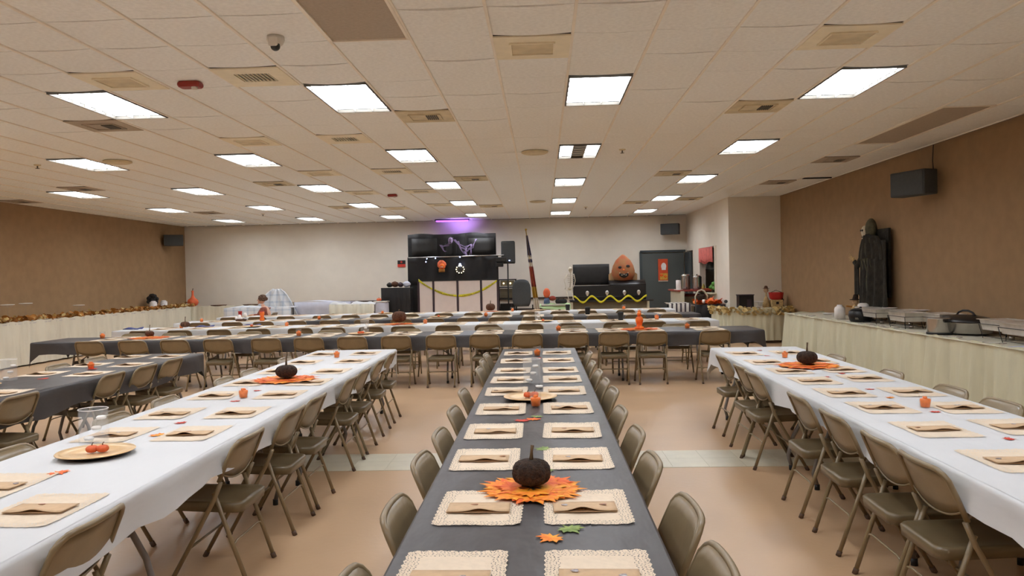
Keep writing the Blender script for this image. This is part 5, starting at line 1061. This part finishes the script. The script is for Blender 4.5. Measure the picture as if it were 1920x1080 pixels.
# faces -x, seated; hips at z .5
P = [(.1, 0, .5), (.08, 0, .68), (.03, 0, .86), (-.02, 0, 1.0), (-.05, 0, 1.08), (-.08, 0, 1.17),      # pelvis..neck, head base
     (.0, -.17, .99), (-.12, -.2, .8), (-.3, -.12, .83), (.0, .17, .99), (-.12, .2, .8), (-.3, .1, .83),
     (-.1, -.1, .48), (-.4, -.1, .48), (-.42, -.1, .1), (-.52, -.1, .05), (-.1, .1, .48), (-.4, .1, .48), (-.42, .1, .1), (-.52, .1, .05)]
Ed = [(0, 1), (1, 2), (2, 3), (3, 4), (4, 5), (3, 6), (6, 7), (7, 8), (3, 9), (9, 10), (10, 11), (0, 12), (12, 13), (13, 14), (14, 15), (0, 16), (16, 17), (17, 18), (18, 19)]
Rr = [.13, .12, .14, .12, .05, .06, .06, .045, .028, .06, .045, .028, .085, .06, .045, .035, .085, .06, .045, .035]
for s_, wr in ((-1, 8), (1, 11)):
    bx, by, bz = P[wr]; pi_ = len(P); P.append((bx-.05, by, bz)); Ed.append((wr, pi_)); Rr.append(.03)
    for k in range(4):
        dy = (k-1.5)*.02; a_ = len(P); P.append((bx-.09, by+dy, bz-.002)); Ed.append((pi_, a_)); Rr.append(.01); P.append((bx-.125-.006*(k in (1, 2)), by+dy, bz-.02)); Ed.append((a_, a_+1)); Rr.append(.008)
    a_ = len(P); P.append((bx-.045, by-s_*.04, bz)); Ed.append((pi_, a_)); Rr.append(.01); P.append((bx-.08, by-s_*.045, bz-.012)); Ed.append((a_, a_+1)); Rr.append(.008)
body = skinned('body', P, Ed, Rr, 'skin', pt)
hd = MB().ball(-.1, 0, 1.28, .095, .078, .118, n=20, m=14).ball(-.165, 0, 1.2, .035, .045, .035, n=12, m=8).build('head', 'skin', pt)
MB().tube([(-.19, 0, 1.3), (-.215, 0, 1.262), (-.19, 0, 1.255)], [.01, .016, .01], 8).build('nose', 'skin', hd); MB().ball(-.18, -.033, 1.29, .012, n=8, m=6).ball(-.18, .033, 1.29, .012, n=8, m=6).build('eyes', 'ink', hd)
MB().box(-.192, 0, 1.213, .012, .045, .01, bev=.003).build('mouth', 'flag_red', hd); MB().ball(-.09, -.08, 1.27, .02, .01, .03, n=8, m=6).ball(-.09, .08, 1.27, .02, .01, .03, n=8, m=6).build('ears', 'skin', hd)
b = MB(); b.ball(-.07, 0, 1.33, .115, .105, .105, n=16, m=10)
for i in range(70):
    a = R.uniform(0, 6.28); e = R.uniform(-.3, 1.5); q = .1; x = -.065+q*cos(e)*cos(a)*1.05; 
    if cos(a)*cos(e) < -.55 and e < .55: continue
    b.ball(x, q*cos(e)*sin(a), 1.315+q*sin(e)*1.05, .034, n=7, m=5)
b.build('hair', 'hair', pt); pt.scale = (1.0, 1.0, .88)
SP = [(.1, 0, .5), (.08, 0, .68), (.03, 0, .86), (-.02, 0, 1.0), (-.04, 0, 1.05), (.0, -.17, .99), (-.12, -.2, .8), (-.26, -.14, .825), (.0, .17, .99), (-.12, .2, .8), (-.26, .12, .825)]
skinned('shirt', SP, [(0, 1), (1, 2), (2, 3), (3, 4), (3, 5), (5, 6), (6, 7), (3, 8), (8, 9), (9, 10)], [.15, .14, .16, .14, .075, .085, .07, .05, .085, .07, .05], 'shirt', pt)
skinned('trousers', [(.1, 0, .5), (-.1, -.1, .48), (-.4, -.1, .48), (-.42, -.1, .12), (-.1, .1, .48), (-.4, .1, .48), (-.42, .1, .12)], [(0, 1), (1, 2), (2, 3), (0, 4), (4, 5), (5, 6)], [.145, .1, .075, .06, .1, .075, .06], 'denim', pt)
chair(-7.42, 20.35, pi/2, 'tan steel folding chair under the seated person in maroon', 'chairs along the farthest cross table', True)
